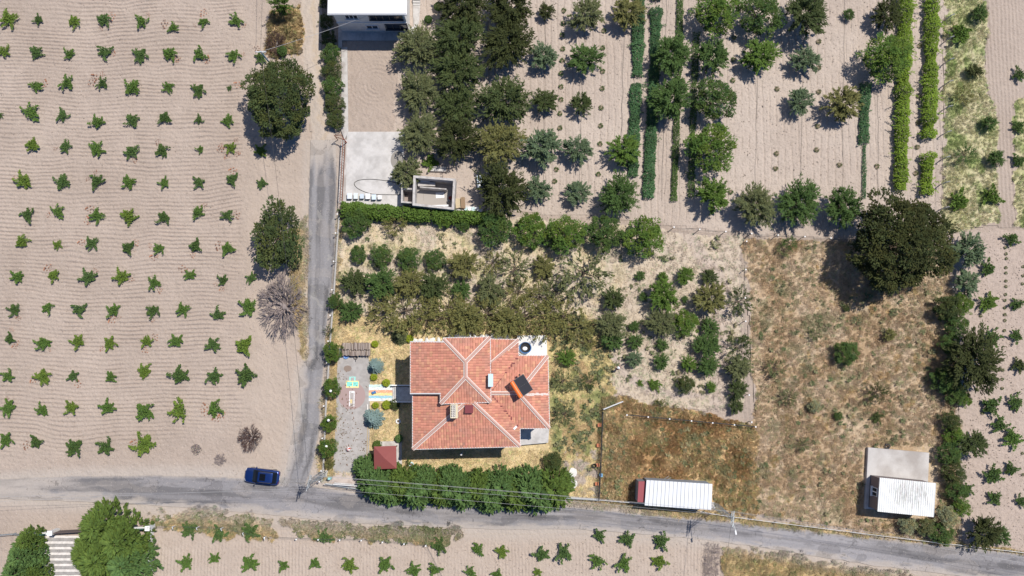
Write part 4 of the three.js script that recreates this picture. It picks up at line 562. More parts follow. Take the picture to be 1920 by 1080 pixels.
  const c2 = p(851.5, 771, hB + 2.6), ch2 = obj('chimney', metreUV(bx(.8, 2.6, 1.55, c2[0], hB + 1.3, c2[2])), mPlaster, house);
  for (let k = 0; k < 7; k++) for (const s of [-1, 1]) obj('flue_pot', cyl(.075, .075, .12, c2[0] + s * .13 - .12, hB + 2.6, c2[2] - .6 + k * .2, 8), mat(.15, .13, .12), ch2);
  obj('rim', [bx(.82, .1, .06, c2[0], hB + 2.655, c2[2] - .77), bx(.82, .1, .06, c2[0], hB + 2.655, c2[2] + .77), bx(.06, .1, 1.48, c2[0] - .4, hB + 2.655, c2[2]), bx(.22, .1, 1.48, c2[0] + .31, hB + 2.655, c2[2])], mat(.64, .56, .38, .9), ch2);
  const h3 = p(879.5, 767, hB + 1.9); obj('roof_hatch', bx(.95, .1, .95, h3[0], hB + 1.93, h3[2]).clone(), mHatch, house);
  const flake = p(966, 802, hB + .3); obj('white_flake', bx(.5, .05, .25, flake[0], hB + .34, flake[2], .8), mWhite, house);
  // solar water heater on the ridge
  const hh = C0 + .35, a0 = p(959, 716, hh + 1), a1 = p(977, 745, hh + 1), sol = thing('solar_heater', 'orange tank solar water heater on the tiled roof', 'solar heater', [0, 0, 0]);
  obj('tank', [bar(a0, a1, .27, .27, 16)], mTank, sol); for (const [q, w] of [[a0, a1], [a1, a0]]) { const A = V(...q), d = A.clone().sub(V(...w)).normalize().multiplyScalar(.03); obj('tank_cap', bar(q, [q[0] + d.x, q[1] + d.y, q[2] + d.z], .24, .2, 16), mBlack, sol); }
  const nrm = V(...a1).sub(V(...a0)).normalize(), outw = V(nrm.z, 0, -nrm.x); if (outw.x < 0) outw.negate();
  for (const s of [0, 1]) { const base = V(...a0).lerp(V(...a1), s ? .75 : .25), mid = base.clone().addScaledVector(outw, .95), g = new THREE.BoxGeometry(1.55, .08, 1.12); const xa = outw.clone().multiplyScalar(1.5).add(V(0, -.75, 0)).normalize(), za = nrm, ya = za.clone().cross(xa).normalize(); g.applyMatrix4(new THREE.Matrix4().makeBasis(xa, ya, za)); const pn = obj('collector', g.translate(mid.x, base.y - .45, mid.z), mDarkFrame, sol); const g2 = new THREE.BoxGeometry(1.43, .02, 1.0); g2.applyMatrix4(new THREE.Matrix4().makeBasis(xa, ya, za)); const o = Math.abs(ya.y) > 0 ? Math.sign(ya.y) : 1; obj('absorber', g2.translate(mid.x + ya.x * .05 * o, base.y - .45 + ya.y * .05 * o, mid.z + ya.z * .05 * o), mat(.018, .016, .02, .28), pn); }
  const legs = []; for (const q of [a0, a1]) { legs.push(bar([q[0], C0 - .1, q[2]], q, .03), bar([q[0] + outw.x * 1.6, C0 - .3, q[2] + outw.z * 1.6], [q[0] + outw.x * 1.6, hh + .2, q[2] + outw.z * 1.6], .03), bar([q[0] - .3, C0 - .3, q[2] + .2], [q[0], hh + .9, q[2]], .025)); } obj('frame', legs, mGalv, sol); obj('valve', cyl(.12, .1, .35, p(974, 703, hh)[0], hh + .05, p(974, 703, hh)[2]), mBlack, sol);
  // terraces
  struct('upper_terrace', 'white concrete terrace at the house\'s upper right corner', 'terrace', metreUV(prism(W([[970, 629], [1025, 629], [1026, 668], [970, 668]], 1.2), 0, 1.2), 3), mPlaster);
  struct('lower_patio', 'grey concrete patio at the house\'s lower right corner', 'patio', metreUV(prism(W([[972, 800], [1030, 800], [1028, 830], [972, 835]], .6), 0, .6), 3), mConcrete);
  const bq = p(985, 652, 1.7), sw = thing('ring_basket', 'round blue framed basket with dark net on the white terrace', 'basket', [bq[0], 1.2, bq[2]]);
  obj('rim', new THREE.TorusGeometry(.72, .06, 8, 28).rotateX(Math.PI / 2 - .35).translate(0, .62, 0), mBlue, sw); obj('net', new THREE.SphereGeometry(.7, 16, 8, 0, 6.283, Math.PI * .55, Math.PI * .45).scale(1, .6, 1).translate(0, .62, 0), mBlack, sw); obj('cushion', new THREE.SphereGeometry(.32, 12, 8).scale(1, .35, .8).translate(-.05, .35, .1), mWhite, sw); for (let k = 0; k < 3; k++) { const a = k * 2.1 + .6; obj('leg', bar([Math.cos(a) * .55, 0, Math.sin(a) * .55], [Math.cos(a) * .66, .6, Math.sin(a) * .66], .035), mBlue, sw); }
  // pale stones along the upper wall
  const rs = rng(33); for (let k = 0; k < 16; k++) { const x = 774 + k * 11.5 + rs() * 5, y = k < 6 ? 637 + rs() * 2 : 630 + rs() * 2, q = P(x, y, 0), g = new THREE.DodecahedronGeometry(.28 + rs() * .2, 0).scale(1.2, .7, .8); const s = obj('stone', g, mPlaster); s.position.set(q[0], .16, q[2]); s.rotation.y = rs() * 6; tag(s, `${ORD[k]} pale stone from left along the house's upper wall`, 'stone', 'pale stones along the house\'s upper wall'); }
}
console.log('house');

// ---------- white building at the top ----------
{
  const hE = 6.2, W = (pts, h) => pts.map(q => XZ(q[0], q[1], h)), b = thing('white_building', 'white flat roofed two-storey building at the top', 'building', [0, 0, 0]);
  const f0 = XZ(641, 60.5), f1 = XZ(768, 59), back = -62, zf = (f0[1] + f1[1]) / 2;
  obj('wall', metreUV(prism([[f0[0], back], [f1[0], back], [f1[0], zf], [f0[0], zf]], 0, hE - .12), 3), mPlaster, b);
  const ov = .45; obj('roof', bx(f1[0] - f0[0] + 2 * ov, .26, zf - back + ov, (f0[0] + f1[0]) / 2, hE, (zf + back + ov) / 2), mat(.80, .80, .81, .5), b);
  obj('parapet', [bx(.12, .12, zf - back + ov - .2, f0[0] - ov + .12, hE + .19, (zf + back + ov) / 2), bx(.12, .12, zf - back + ov - .2, f1[0] + ov - .12, hE + .19, (zf + back + ov) / 2), bx(f1[0] - f0[0] + 2 * ov - .38, .12, .12, (f0[0] + f1[0]) / 2, hE + .19, zf + ov - .14)], mWhite, b);
  obj('band', bx(f1[0] - f0[0] + .06, .08, .1, (f0[0] + f1[0]) / 2, 3.05, zf + .05), mWhite, b);
  const L = f1[0] - f0[0], win = (t0, t1, y0, y1, n, deep) => { const x0 = f0[0] + L * t0, x1 = f0[0] + L * t1, w = obj('window', [bx(x1 - x0 + .16, .08, .1, (x0 + x1) / 2, y1 + .04, zf + .05), bx(x1 - x0 + .3, .08, .22, (x0 + x1) / 2, y0 - .04, zf + .11), bx(.08, y1 - y0, .1, x0 - .04, (y0 + y1) / 2, zf + .05), bx(.08, y1 - y0, .1, x1 + .04, (y0 + y1) / 2, zf + .05)], deep ? mDarkFrame : mWhite, b); const s = (x1 - x0) / n; for (let k = 0; k < n; k++) { obj('pane', bx(s - .1, y1 - y0 - .04, .03, x0 + s * (k + .5), (y0 + y1) / 2, zf + .025), mGlass, w); if (k) obj('mullion', bx(.07, y1 - y0, .08, x0 + s * k, (y0 + y1) / 2, zf + .045), deep ? mDarkFrame : mWhite, w); } };
  win(.16, .33, 4.2, 5.3, 3); win(.5, .96, 3.9, 5.5, 5, true); win(.40, .56, 1.2, 2.1, 2); win(.68, .985, .9, 2.4, 3, true);
  struct('building_apron', 'grey concrete apron below the white building', 'pavement', metreUV(prism([...W([[634, 50], [778, 50], [776, 66], [764, 75.5], [641, 75.5], [641, 89], [634, 89]], .1)], -.05, .1), 3), mConcrete);
  struct('stair_path', 'pale concrete path with steps right of the white building', 'path', [metreUV(prism(W([[774, -40], [790, -40], [786, 40], [778, 62], [766, 75], [776, 60], [774, 20]], .06), -.05, .06), 3)], mSlab);
  const st = thing('step_flight', 'short concrete steps right of the white building', 'steps', [0, 0, 0]); for (let k = 0; k < 3; k++) { const q = P(781, 8 - k * 4, .1); obj('step', bx(.95, .12 + k * .13, .26, q[0], .06 + k * .065, q[2]), mConcrete, st); }
  struct('side_kerb', 'pale concrete strip left of the raked plot', 'kerb', metreUV(prism(W([[640, 88], [651, 88], [653, 246], [646, 262], [640, 246]], .14), -.05, .14), 3), mSlab);
  const cx = XZ(706, 158);
  struct('raked_plot', 'sandy plot raked in rings below the white building', 'plot', relief([[650, 74], [752, 74], [754, 247], [652, 247]], .09, .09, -.02, (px, py, x, z) => { const d = Math.hypot(x - cx[0], z - cx[1]); return Math.sin(d * Math.PI * 2 / .52 + wob(x, z, 401, .5, 3)) * .03 * (1 - sm(2.6, 4.4, d)) * sm(.3, .65, fbm(x * .8, z * .8, 409)) + (vn(x * 2.2, z * 2.2, 403) - .5) * .09 * sm(2.2, 4.5, d) + (vn(x * 4, z * 4, 405) - .5) * .03; }), mGround);
  struct('concrete_yard', 'pale concrete yard beside the lane with a grey patch', 'yard', metreUV(prism(W([[650, 247], [758, 247], [758, 372], [900, 388], [900, 396], [800, 394], [648, 380]], .06), -.05, .06), 5), mConcrete);
  struct('gate_strip', 'beige concrete strip under the sliding gate', 'pavement', metreUV(prism(W([[640, 262], [650, 262], [648, 380], [634, 380]], .05), -.05, .05), 4), mSlab);
  const cp = P(745, 300, .08); struct('patch_disc', 'round grey cement patch on the concrete yard', 'patch', new THREE.CylinderGeometry(1.05, 1.05, .02, 30).scale(.82, 1, 1.15).translate(cp[0], .072, cp[2]), mat(.27, .255, .235, .95));
  struct('sand_floor', 'bare sandy yard right of the roofless walls', 'yard', relief([[790, 312], [900, 318], [898, 390], [852, 392], [790, 332]], .3, .3, .0, (px, py, x, z) => (vn(x * 3, z * 3, 407) - .5) * .03), mGround);
  const hose = thing('garden_hose', 'dark hose looped on the concrete yard', 'hose', [0, 0, 0]); obj('hose_tube', tube([[748, 344], [725, 339], [690, 336], [670, 339], [664, 344], [668, 351], [682, 359], [700, 364], [730, 365], [765, 365]].map(q => P(q[0], q[1], .09)), .035, 60, 6), mBlack, hose);
  [[655.5, 367.5, 9, 11], [667, 367.5, 8, 11], [678.5, 368, 7.5, 9], [689.5, 368, 8.5, 10.5], [701, 369.5, 8, 10], [712, 370, 7.5, 8]].forEach(([x, y, w, d], k) => { const q = P(x, y, .55), s = gsd(y), t = thing('lidded_box', `${['whitish blue', 'pale cream edged', 'grey-blue', 'white', 'light blue', 'small white'][k]} lidded box, ${ORD[k]} from left on concrete yard`, 'box', [q[0], 0, q[2]], 0, 'lidded boxes on the concrete yard'); obj('box', bx(w * s * .86, .45, d * s * .86, 0, .31, 0), [mWhite, mat(.55, .52, .36), mat(.45, .52, .58), mWhite, mat(.5, .6, .68), mWhite][k], t); obj('lid', bx(w * s, .07, d * s, 0, .57, 0, 0, .02), [mat(.62, .68, .75, .5), mat(.6, .66, .7, .5), mat(.5, .58, .66, .5), mat(.75, .76, .78, .5), mat(.56, .66, .75, .5), mat(.76, .76, .76, .5)][k], t); for (const a of [-1, 1]) obj('foot', bx(.08, .09, d * s * .8, a * w * s * .3, .105, 0), mGreyWood, t); });
  // sliding gate and red frame at the yard's edge
  const g = thing('sliding_gate', 'rusty sliding gate along the concrete yard\'s lane edge', 'gate', [0, 0, 0]), ga = XZ(643, 258, 1.6), gb = XZ(637, 378, 1.6);
  obj('top_rail', seg(ga, gb, .08, 1.52, 1.6), mRust, g); obj('bottom_rail', seg(ga, gb, .08, .12, .2), mRust, g); for (let k = 0; k <= 24; k++) { const t = k / 24; obj('upright', bar([lerp(ga[0], gb[0], t), .2, lerp(ga[1], gb[1], t)], [lerp(ga[0], gb[0], t), 1.52, lerp(ga[1], gb[1], t)], .022, .022, 4), mRust, g); }
  const fr = thing('gate_portal', 'red-brown gate portal at the top of the concrete yard', 'portal', [0, 0, 0]), q0 = P(627, 254, 2), q1 = P(640, 253, 2), q2 = P(644, 260, 2); obj('post', bar([q0[0], 0, q0[2]], q0, .05), mRust, fr); obj('post', bar([q2[0], 0, q2[2]], q2, .07), mat(.34, .07, .03, .7), fr); obj('beam', [bar(q0, q1, .045), bar(q1, q2, .045), bar([q0[0], 1.4, q0[2]], [q2[0], 1.4, q2[2]], .04)], mRust, fr);
}
// ---------- roofless masonry walls ----------
{
  const h = 2.3, X = (x, y) => XZ(x, y, h), A = X(777, 331), B = X(852, 337), C = X(849, 391), D = X(775.5, 383), t = thing('roofless_walls', 'roofless grey masonry room beside the concrete yard', 'ruin', [0, 0, 0]), th = .3;
  const w = (a, b, y1, thk = th) => obj('wall', metreUV(seg(a, b, thk, 0, y1, thk / 2 - .003), 2), mSlab, t);
  w(A, B, h); w(B, C, h - .004); w(C, D, h - .008); w(D, A, h - .012);
  const E = X(753, 352), F = X(752.5, 377.5), H = X(774, 379), I = X(774, 353); w(E, F, 1.9, .2); w(F, H, 1.904, .2); w(I, E, 1.896, .2);
  obj('floor', metreUV(prism([A, B, C, D], 0, .12), 2), mat(.36, .335, .31, .95), t); obj('annex_floor', metreUV(prism([E, I, H, F], 0, .1), 2), mat(.30, .25, .23, .95), t);
  const P1 = X(786, 348), P2 = X(836, 352); obj('partition', metreUV(seg(P1, P2, .14, .12, 1.5), 2), mSlab, t); obj('counter', bx(2.2, .9, .5, P2[0] - 2.6, .57, P2[1] - .75), mSlab, t); obj('counter', bx(1.2, .85, .45, P1[0] + .6, .545, P1[1] - .75), mWhite, t);
  obj('beam', bx(3.6, .22, .22, (A[0] + B[0]) / 2 - .1, 1.1, C[1] - .55, .03), mWhite, t); 
  const r = rng(71), clutter = [['floor_panel', 'pale square panel lying inside the roofless room', 825, 366, 1.1, .08, .75, mWhite], ['bucket', 'white bucket in the roofless room\'s lower right corner', 841, 377, .34, .4, .34, mWhite], ['plank', 'thin plank lying inside the roofless room', 794, 368, .1, .06, 1.2, mGreyWood], ['red_crate', 'dark red crate in the roofless room\'s shaded side', 844, 371, .4, .35, .4, mat(.2, .03, .03)], ['timber_stack', 'tan timber pallet stack right of the roofless room', 868, 380, .55, .5, 1.5, mWood], ['timber_stack', 'pale boards stacked against the roofless room', 858.5, 381, .6, .45, 1.3, mat(.5, .42, .28)], ['sheet_pile', 'turquoise and white sheets piled below the sandy yard', 884, 394, 1.9, .3, .8, mat(.45, .6, .62, .4)], ['tarp_bundle', 'grey wrapped bundle beside the turquoise sheets', 899, 396, .8, .4, .55, mat(.55, .57, .6)], ['bench_box', 'blue and white chest at the sandy yard\'s right side', 899, 340, .62, .55, 1.55, mat(.60, .72, .82, .4)]];
  for (const [n, l, x, y, a, hh, b, m] of clutter) { const q = P(x, y, hh), o = thing(n, l, n.replace('_', ' '), [q[0], .06, q[2]], .07); if (n === 'bucket') obj('pail', new THREE.LatheGeometry([[0, 0], [.14, 0], [.17, .38], [.185, .38], [.155, .02], [0, .02]].map(p => new THREE.Vector2(...p)), 16), m, o); else if (/stack|sheet/.test(n)) { const k = n === 'sheet_pile' ? 4 : 5; for (let i = 0; i < k; i++) obj('board', bx(a / k * .94, hh * (.7 + .3 * r()), b * (.9 + .1 * r()), (i - (k - 1) / 2) * a / k, hh * .42, (r() - .5) * .06), i % 2 && n === 'sheet_pile' ? mWhite : m, o); } else { obj('body', bx(a, hh, b, 0, hh / 2, 0, 0, Math.min(.03, hh / 3)), m, o); if (n === 'bench_box') { obj('lid_stripe', bx(a * .4, .03, b * .98, 0, hh + .016, 0), mWhite, o); } } }
  const q = P(838, 268 + 10, .6), bd = thing('blue_barrel', 'blue barrel half hidden under the dark trees', 'barrel', [P(825, 277, .8)[0], 0, P(825, 277, .8)[2]]); obj('drum', new THREE.LatheGeometry([[0, 0], [.27, 0], [.29, .1], [.29, .8], [.26, .88], [0, .88]].map(p => new THREE.Vector2(...p)), 18), mat(.015, .06, .35, .4), bd); obj('lid_ring', new THREE.TorusGeometry(.25, .02, 6, 18).rotateX(Math.PI / 2).translate(0, .89, 0), mBlack, bd);
  const lg = thing('trough', 'dark edged concrete trough above the roofless room', 'trough', [P(822, 317, .3)[0], 0, P(822, 317, .3)[2]], -.03); obj('side', bx(2.0, .35, .1, 0, .2, .25), mConcrete, lg); obj('side', bx(2.0, .35, .1, 0, .2, -.25), mConcrete, lg); obj('base', bx(2.0, .1, .38, 0, .06, 0), mConcrete, lg);
}
// ---------- prefab cabin, sheds ----------
{
  const W = (pts, h) => pts.map(q => XZ(q[0], q[1], h));
  struct('cabin_slab', 'raised pale concrete slab beside the white cabin', 'slab', metreUV(prism(W([[1628, 839], [1742.5, 849], [1738, 960], [1622, 954]], .5), 0, .5, .02), 9), mSlab);
  const h = 3.3, A = W([[1649.5, 895.5], [1754.5, 906], [1750, 968.5], [1645.5, 959]], h), cab = thing('cabin', 'white ribbed roof cabin with brown wall and window', 'cabin', [0, 0, 0]);
  const c = [A.reduce((s, p) => s + p[0], 0) / 4, A.reduce((s, p) => s + p[1], 0) / 4], shr = k => A.map(p => [c[0] + (p[0] - c[0]) * k, c[1] + (p[1] - c[1]) * k]), B = shr(.955);
  const mBrown = mat(.20, .155, .145, .8); obj('wall', prism(B, .5, h - .06), mBrown, cab); obj('plinth', prism(shr(.965), .502, .62), mDarkFrame, cab);
  const stain = canvasTex(512, 512, (x, w, hh) => { x.fillStyle = '#d9dcdc'; x.fillRect(0, 0, w, hh); const r = rng(5); for (let k = 0; k < 900; k++) { const u = .18 + .72 * r(), v = .08 + .84 * r(), d = 1 - Math.hypot((u - .55) / .45, (v - .55) / .5); if (d < r() * .6) continue; x.fillStyle = `rgba(${70 + r() * 40 | 0},${70 + r() * 35 | 0},${66 + r() * 30 | 0},${.04 + r() * .14})`; x.fillRect(u * w, v * hh, 2 + r() * 5, 20 + r() * 110); } });
  const e1 = [A[1][0] - A[0][0], A[1][1] - A[0][1]], e2 = [A[3][0] - A[0][0], A[3][1] - A[0][1]], L1 = Math.hypot(...e1), L2 = Math.hypot(...e2), rot = -Math.atan2(e1[1], e1[0]);
  const roof = new THREE.Group(); const mRoof = new THREE.MeshStandardMaterial({ map: stain, roughness: .5, metalness: .1 });
  const N = 26, rp = []; for (let k = 0; k < N; k++) rp.push([k / N, 0], [(k + .62) / N, 0], [(k + .7) / N, .045], [(k + .92) / N, .045]); rp.push([1, 0]);
  const pos = [], uv = [], idx = []; rp.forEach(([t, y]) => { for (const s of [0, 1]) { pos.push(A[0][0] + e1[0] * t + e2[0] * s, h + y + (1 - s) * .06, A[0][1] + e1[1] * t + e2[1] * s); uv.push(t, s); } }); for (let k = 0; k + 1 < rp.length; k++) { const a = k * 2; idx.push(a, a + 1, a + 2, a + 2, a + 1, a + 3); } const rg = new THREE.BufferGeometry(); rg.setAttribute('position', new THREE.Float32BufferAttribute(pos, 3)); rg.setAttribute('uv', new THREE.Float32BufferAttribute(uv, 2)); rg.setIndex(idx); const rg2 = rg.toNonIndexed(); rg2.computeVertexNormals();
  obj('roof_sheet', rg2, mRoof, cab); obj('roof_deck', prism(A, h - .14, h - .012), mWhite, cab);
  const wa = B[0], wb = B[3], q = t => [lerp(wa[0], wb[0], t), lerp(wa[1], wb[1], t)], m0 = q(.33), m1 = q(.6), mc = q(.465), wr = -Math.atan2(wb[1] - wa[1], wb[0] - wa[0]), Lw = Math.hypot(m1[0] - m0[0], m1[1] - m0[1]);
  const wn = obj('window', bx(Lw, 1.35, .1, mc[0] - .05, 2.05, mc[1], wr), mWhite, cab); for (const s of [.25, .75]) { const k = [lerp(m0[0], m1[0], s), lerp(m0[1], m1[1], s)]; obj('pane', bx(Lw / 2 - .14, 1.1, .03, k[0] - .105, 2.05, k[1], wr), mGlass, wn); } obj('sill', bx(Lw + .2, .08, .3, mc[0] - .12, 1.33, mc[1], wr), mWhite, wn);
  const ty = P(1664, 837, .2), tyre = obj('old_tyre', new THREE.TorusGeometry(.26, .11, 8, 20).rotateX(Math.PI / 2), mBlack); tyre.position.set(ty[0], .15, ty[2]); tag(tyre, 'black tyre lying above the concrete slab', 'tyre');
}
{
  const W = (pts, h) => pts.map(q => XZ(q[0], q[1], h)), h = 2.9, A = W([[1212, 900], [1336, 907.5], [1334, 956.5], [1208.5, 947.5]], h), t = thing('white_shed', 'long shed with white panel roof beside the road', 'shed', [0, 0, 0]);
  const cx = A.reduce((s, p) => s + p[0], 0) / 4, cz = A.reduce((s, p) => s + p[1], 0) / 4, B = A.map(p => [cx + (p[0] - cx) * .965, cz + (p[1] - cz) * .95]);
  obj('wall', prism(B, 0, h - .1), mat(.32, .35, .38, .6), t); const e = [[A[1][0] - A[0][0], A[1][1] - A[0][1]], [A[2][0] - A[3][0], A[2][1] - A[3][1]]], N = 17;
  for (let k = 0; k < N; k++) { const u0 = k / N + .0028, u1 = (k + 1) / N - .0028, q = (a, ed, u) => [a[0] + ed[0] * u, a[1] + ed[1] * u]; obj('roof_panel', prism([q(A[0], e[0], u0), q(A[0], e[0], u1), q(A[3], e[1], u1), q(A[3], e[1], u0)], h - .06, h), mat(.62 + hash(k, 2, 5) * .08, .655 + hash(k, 2, 5) * .075, .69 + hash(k, 2, 5) * .07, .45), t); }
  obj('roof_deck', prism(A, h - .1, h - .062), mat(.25, .27, .29), t); for (let k = 0; k < 3; k++) obj('bracket', bx(.3, .25, .3, lerp(A[0][0], A[1][0], .3 + k * .28), 1.6, lerp(A[0][1], A[1][1], .3 + k * .28) + .25), mDarkFrame, t);
  const h2 = 2.5, C = W([[1197.5, 903], [1210.5, 903], [1209, 942], [1195.5, 941]], h2), s = thing('red_shed', 'small grey box with dark red roof left of the white shed', 'shed', [0, 0, 0]); obj('wall', prism(C.map(p => [p[0], p[1]]), 0, h2 - .1), mat(.27, .27, .28, .7), s); const cc = C.reduce((a, p) => [a[0] + p[0] / 4, a[1] + p[1] / 4], [0, 0]); obj('roof', prism(C.map(p => [cc[0] + (p[0] - cc[0]) * 1.04, cc[1] + (p[1] - cc[1]) * 1.02]), h2 - .098, h2, .02), mat(.27, .055, .07, .6), s);
  const pl = thing('plank_pair', 'two grey planks leaning behind the white shed', 'planks', [0, 0, 0]); for (const d of [0, 4]) { const a = P(1235 + d, 903 + d * .5, .1), b = P(1254 + d, 893 + d * .6, .5); obj('plank', bar(a, b, .07, .07, 4), mGreyWood, pl); }
}
// garden pavilion
{
  const h = 2.5, c = P(722, 858, h), t = thing('pavilion', 'small pavilion with dark red hipped roof beside the conifer hedge', 'pavilion', [c[0], 0, c[2]], .03), w = 2.75 / 2; obj('floor', bx(2.9, .16, 2.9, .28, .08, -.28), mSlab, t);
  for (const [x, z] of [[-1, -1], [1, -1], [-1, 1], [1, 1]]) obj('post', bx(.12, 2.25, .12, x * 1.15, 1.28, z * 1.15), mWood, t);
  const mR = mat(.24, .065, .06, .75); for (let k = 0; k < 4; k++) { const a = k * Math.PI / 2, q = (x, z) => [x * Math.cos(a) - z * Math.sin(a), x * Math.sin(a) + z * Math.cos(a)], A = q(-w, w), B = q(w, w); const g = ringGeo([[A[0], h - .08, A[1]], [B[0], h - .08, B[1]], [0, h + .55, 0]], .05); obj('roof_slope', g, mR, t); }
  obj('bench', bx(2, .08, .4, 0, .6, -.95), mWood, t); obj('rail', [bx(2.3, .06, .06, 0, 1.05, -1.15), bx(.06, .06, 2.3, 1.15, 1.05, 0)], mWood, t);
}
// ---------- paved yard, painted path, entrance ----------
{
  const W = (pts, h) => pts.map(q => XZ(q[0], q[1], h));
  struct('paved_yard', 'grey paved yard left of the house with chalk drawings', 'yard', metreUV(prism(W(G.yard, .05), -.05, .05), 4), mPaver);
  struct('gate_apron', 'pinkish concrete apron at the yard\'s road gate', 'pavement', metreUV(prism(W([[626, 886], [672, 886], [678, 912], [620, 908]], .045), -.05, .045), 3), new THREE.MeshStandardMaterial({ color: col(.95, .85, .8), map: texSlab, roughness: .95 }));
  const paintMat = m => new THREE.MeshStandardMaterial({ map: m, roughness: .9 });
  const bands = canvasTex(256, 192, (x, w, h) => { const r = rng(8), c = ['#bfe0dc', '#dfe2e0', '#e3a07c', '#ecd48c', '#8fc4d6', '#e2e4e2']; const k = h / c.length; c.forEach((q, i) => { x.fillStyle = q; x.fillRect(0, i * k, w, k + 1); }); for (let i = 0; i < 900; i++) { x.fillStyle = ['rgba(168,160,155,.55)', 'rgba(70,120,180,.4)', 'rgba(230,150,90,.35)', 'rgba(240,240,235,.5)'][r() * 4 | 0]; x.fillRect(r() * w, r() * h, 2 + r() * 14, 1 + r() * 4); } });
  const q = XZ(692, 721), q2 = XZ(738, 752), path = new THREE.BoxGeometry(q2[0] - q[0], .06, q2[1] - q[1]).translate((q[0] + q2[0]) / 2, .04, (q[1] + q2[1]) / 2);
  struct('painted_path', 'short path painted in orange, yellow and blue bands', 'path', path, [mPaver, mPaver, paintMat(bands), mPaver, mPaver, mPaver]);
  const chalk = (name, label, x0, y0, x1, y1, draw) => { const a = XZ(x0, y0), b = XZ(x1, y1), t = canvasTex(128, 128, (x, w, h) => { x.fillStyle = '#a9a3a1'; x.fillRect(0, 0, w, h); draw(x, w, h); const r = rng(x0 | 0); for (let i = 0; i < 260; i++) { x.fillStyle = 'rgba(166,161,158,.7)'; x.fillRect(r() * w, r() * h, 2 + r() * 4, 2 + r() * 3); } }); struct(name, label, 'marking', new THREE.BoxGeometry(b[0] - a[0], .008, b[1] - a[1]).translate((a[0] + b[0]) / 2, .058, (a[1] + b[1]) / 2), paintMat(t)); };
  chalk('chalk_drawing', 'turquoise square chalk drawing with yellow border', 649, 714, 673, 727, (x, w, h) => { x.fillStyle = '#ecdf9a'; x.fillRect(0, 0, w, h); x.fillStyle = '#7fdcd0'; x.fillRect(8, 18, w - 16, h - 44); x.fillStyle = '#f0e3a0'; x.fillRect(w * .47, 18, 8, h - 44); x.fillStyle = '#3f9c94'; x.fillRect(w * .36, h * .45, 12, 16); x.fillRect(w * .64, h * .38, 12, 16); });
  chalk('chalk_arch', 'turquoise chalk arch above the square drawing', 655, 706, 667, 714, (x, w, h) => { x.strokeStyle = '#8fe2d8'; x.lineWidth = 26; x.strokeRect(16, 16, w - 32, h * 1.4); });
  chalk('chalk_frame', 'white chalk frame on the reddish paving', 655, 733, 665, 762, (x, w, h) => { x.strokeStyle = '#e9ecee'; x.lineWidth = 18; x.strokeRect(12, 6, w - 26, h * 1.3); x.fillStyle = '#d9c48a'; x.fillRect(w * .2, h * .55, w * .35, h * .25); });
  struct('red_paving', 'faded reddish paving circle in the yard', 'paving', new THREE.CylinderGeometry(1.7, 1.75, .02, 30).translate(XZ(660, 742)[0], .044, XZ(660, 742)[1]), mat(.36, .27, .26, .95));
  struct('soil_pit', 'round brown soil pit in the paved yard', 'pit', new THREE.CylinderGeometry(.46, .46, .02, 22).scale(1.1, 1, .85).translate(XZ(652, 691)[0], .049, XZ(652, 691)[1]), mat(.24, .19, .16, 1));
  // leaf litter on the paving
  { const r = rng(404), L = new Leaves(); for (let k = 0; k < 260; k++) { const x = 634 + r() * 54, y = 690 + Math.pow(r(), .8) * 185; if (!inside(G.yard, x, y) || fbm(x * .05, y * .03, 66) < .45) continue; const p = P(x, y, .06); L.leaf(p[0], .062, p[2], r() - .5, .05, r() - .5, .12 + r() * .14, .1, .1, [.6 + r() * .5, .55 + r() * .3, .4]); } const m = new THREE.Mesh(L.build(), leafMat(.14, .10, .07, 0)); m.name = 'leaf_litter'; m.castShadow = m.receiveShadow = true; scene.add(m); tag(m, 'dry fallen leaves scattered on the paved yard', 'leaves', null, 'stuff'); }
  // entrance steps and rails
  const st = thing('entrance_steps', 'grey entrance steps between painted path and house', 'steps', [0, 0, 0]); for (let k = 0; k < 3; k++) { const a = XZ(737 + k * 4, 725), b = XZ(741 + k * 4, 752); obj('step', metreUV(bx(.34, .16 * (k + 1), b[1] - a[1], a[0] + .14, .08 * (k + 1) + .01, (a[1] + b[1]) / 2)), mConcrete, st); } { const a = XZ(749, 725), b = XZ(782, 752); obj('landing', metreUV(bx(b[0] - a[0], .5, b[1] - a[1], (a[0] + b[0]) / 2, .26, (a[1] + b[1]) / 2)), mConcrete, st); }
  for (const [y, l] of [[722.5, 'upper low white wall of the entrance'], [753.5, 'lower low white wall of the entrance']]) { const a = XZ(734, y, .7), b = XZ(778, y, .7), r = thing('entrance_wall', l, 'low wall', [0, 0, 0], 0, 'entrance walls'); obj('wall', metreUV(seg(a, b, .1, 0, .7)), mPlaster, r); obj('coping', seg(a, b, .15, .7, .75, .03), mWhite, r); }
  { const a = XZ(689.5, 758), b = XZ(689.5, 772); struct('white_kerb', 'short white kerb beside the lower blue spruce', 'kerb', metreUV(seg(a, b, .14, 0, .2)), mPlaster); const c = XZ(690, 800), d = XZ(688, 862); struct('yard_kerb', 'thin tan kerb between yard and straw lawn', 'kerb', seg(c, d, .1, 0, .12), mat(.42, .34, .22)); }
  // firewood
  const wr = rng(61), lg = new THREE.CylinderGeometry(.075, .085, 1, 7).rotateX(Math.PI / 2), logM = [mat(.27, .22, .19, .95), mat(.33, .28, .25, .95), mat(.20, .155, .13, .95), mat(.40, .34, .29, .95)], wp = thing('firewood_stack', 'stack of grey brown split firewood in the yard', 'firewood', [P(669, 655)[0], 0, P(669, 655)[2]]);
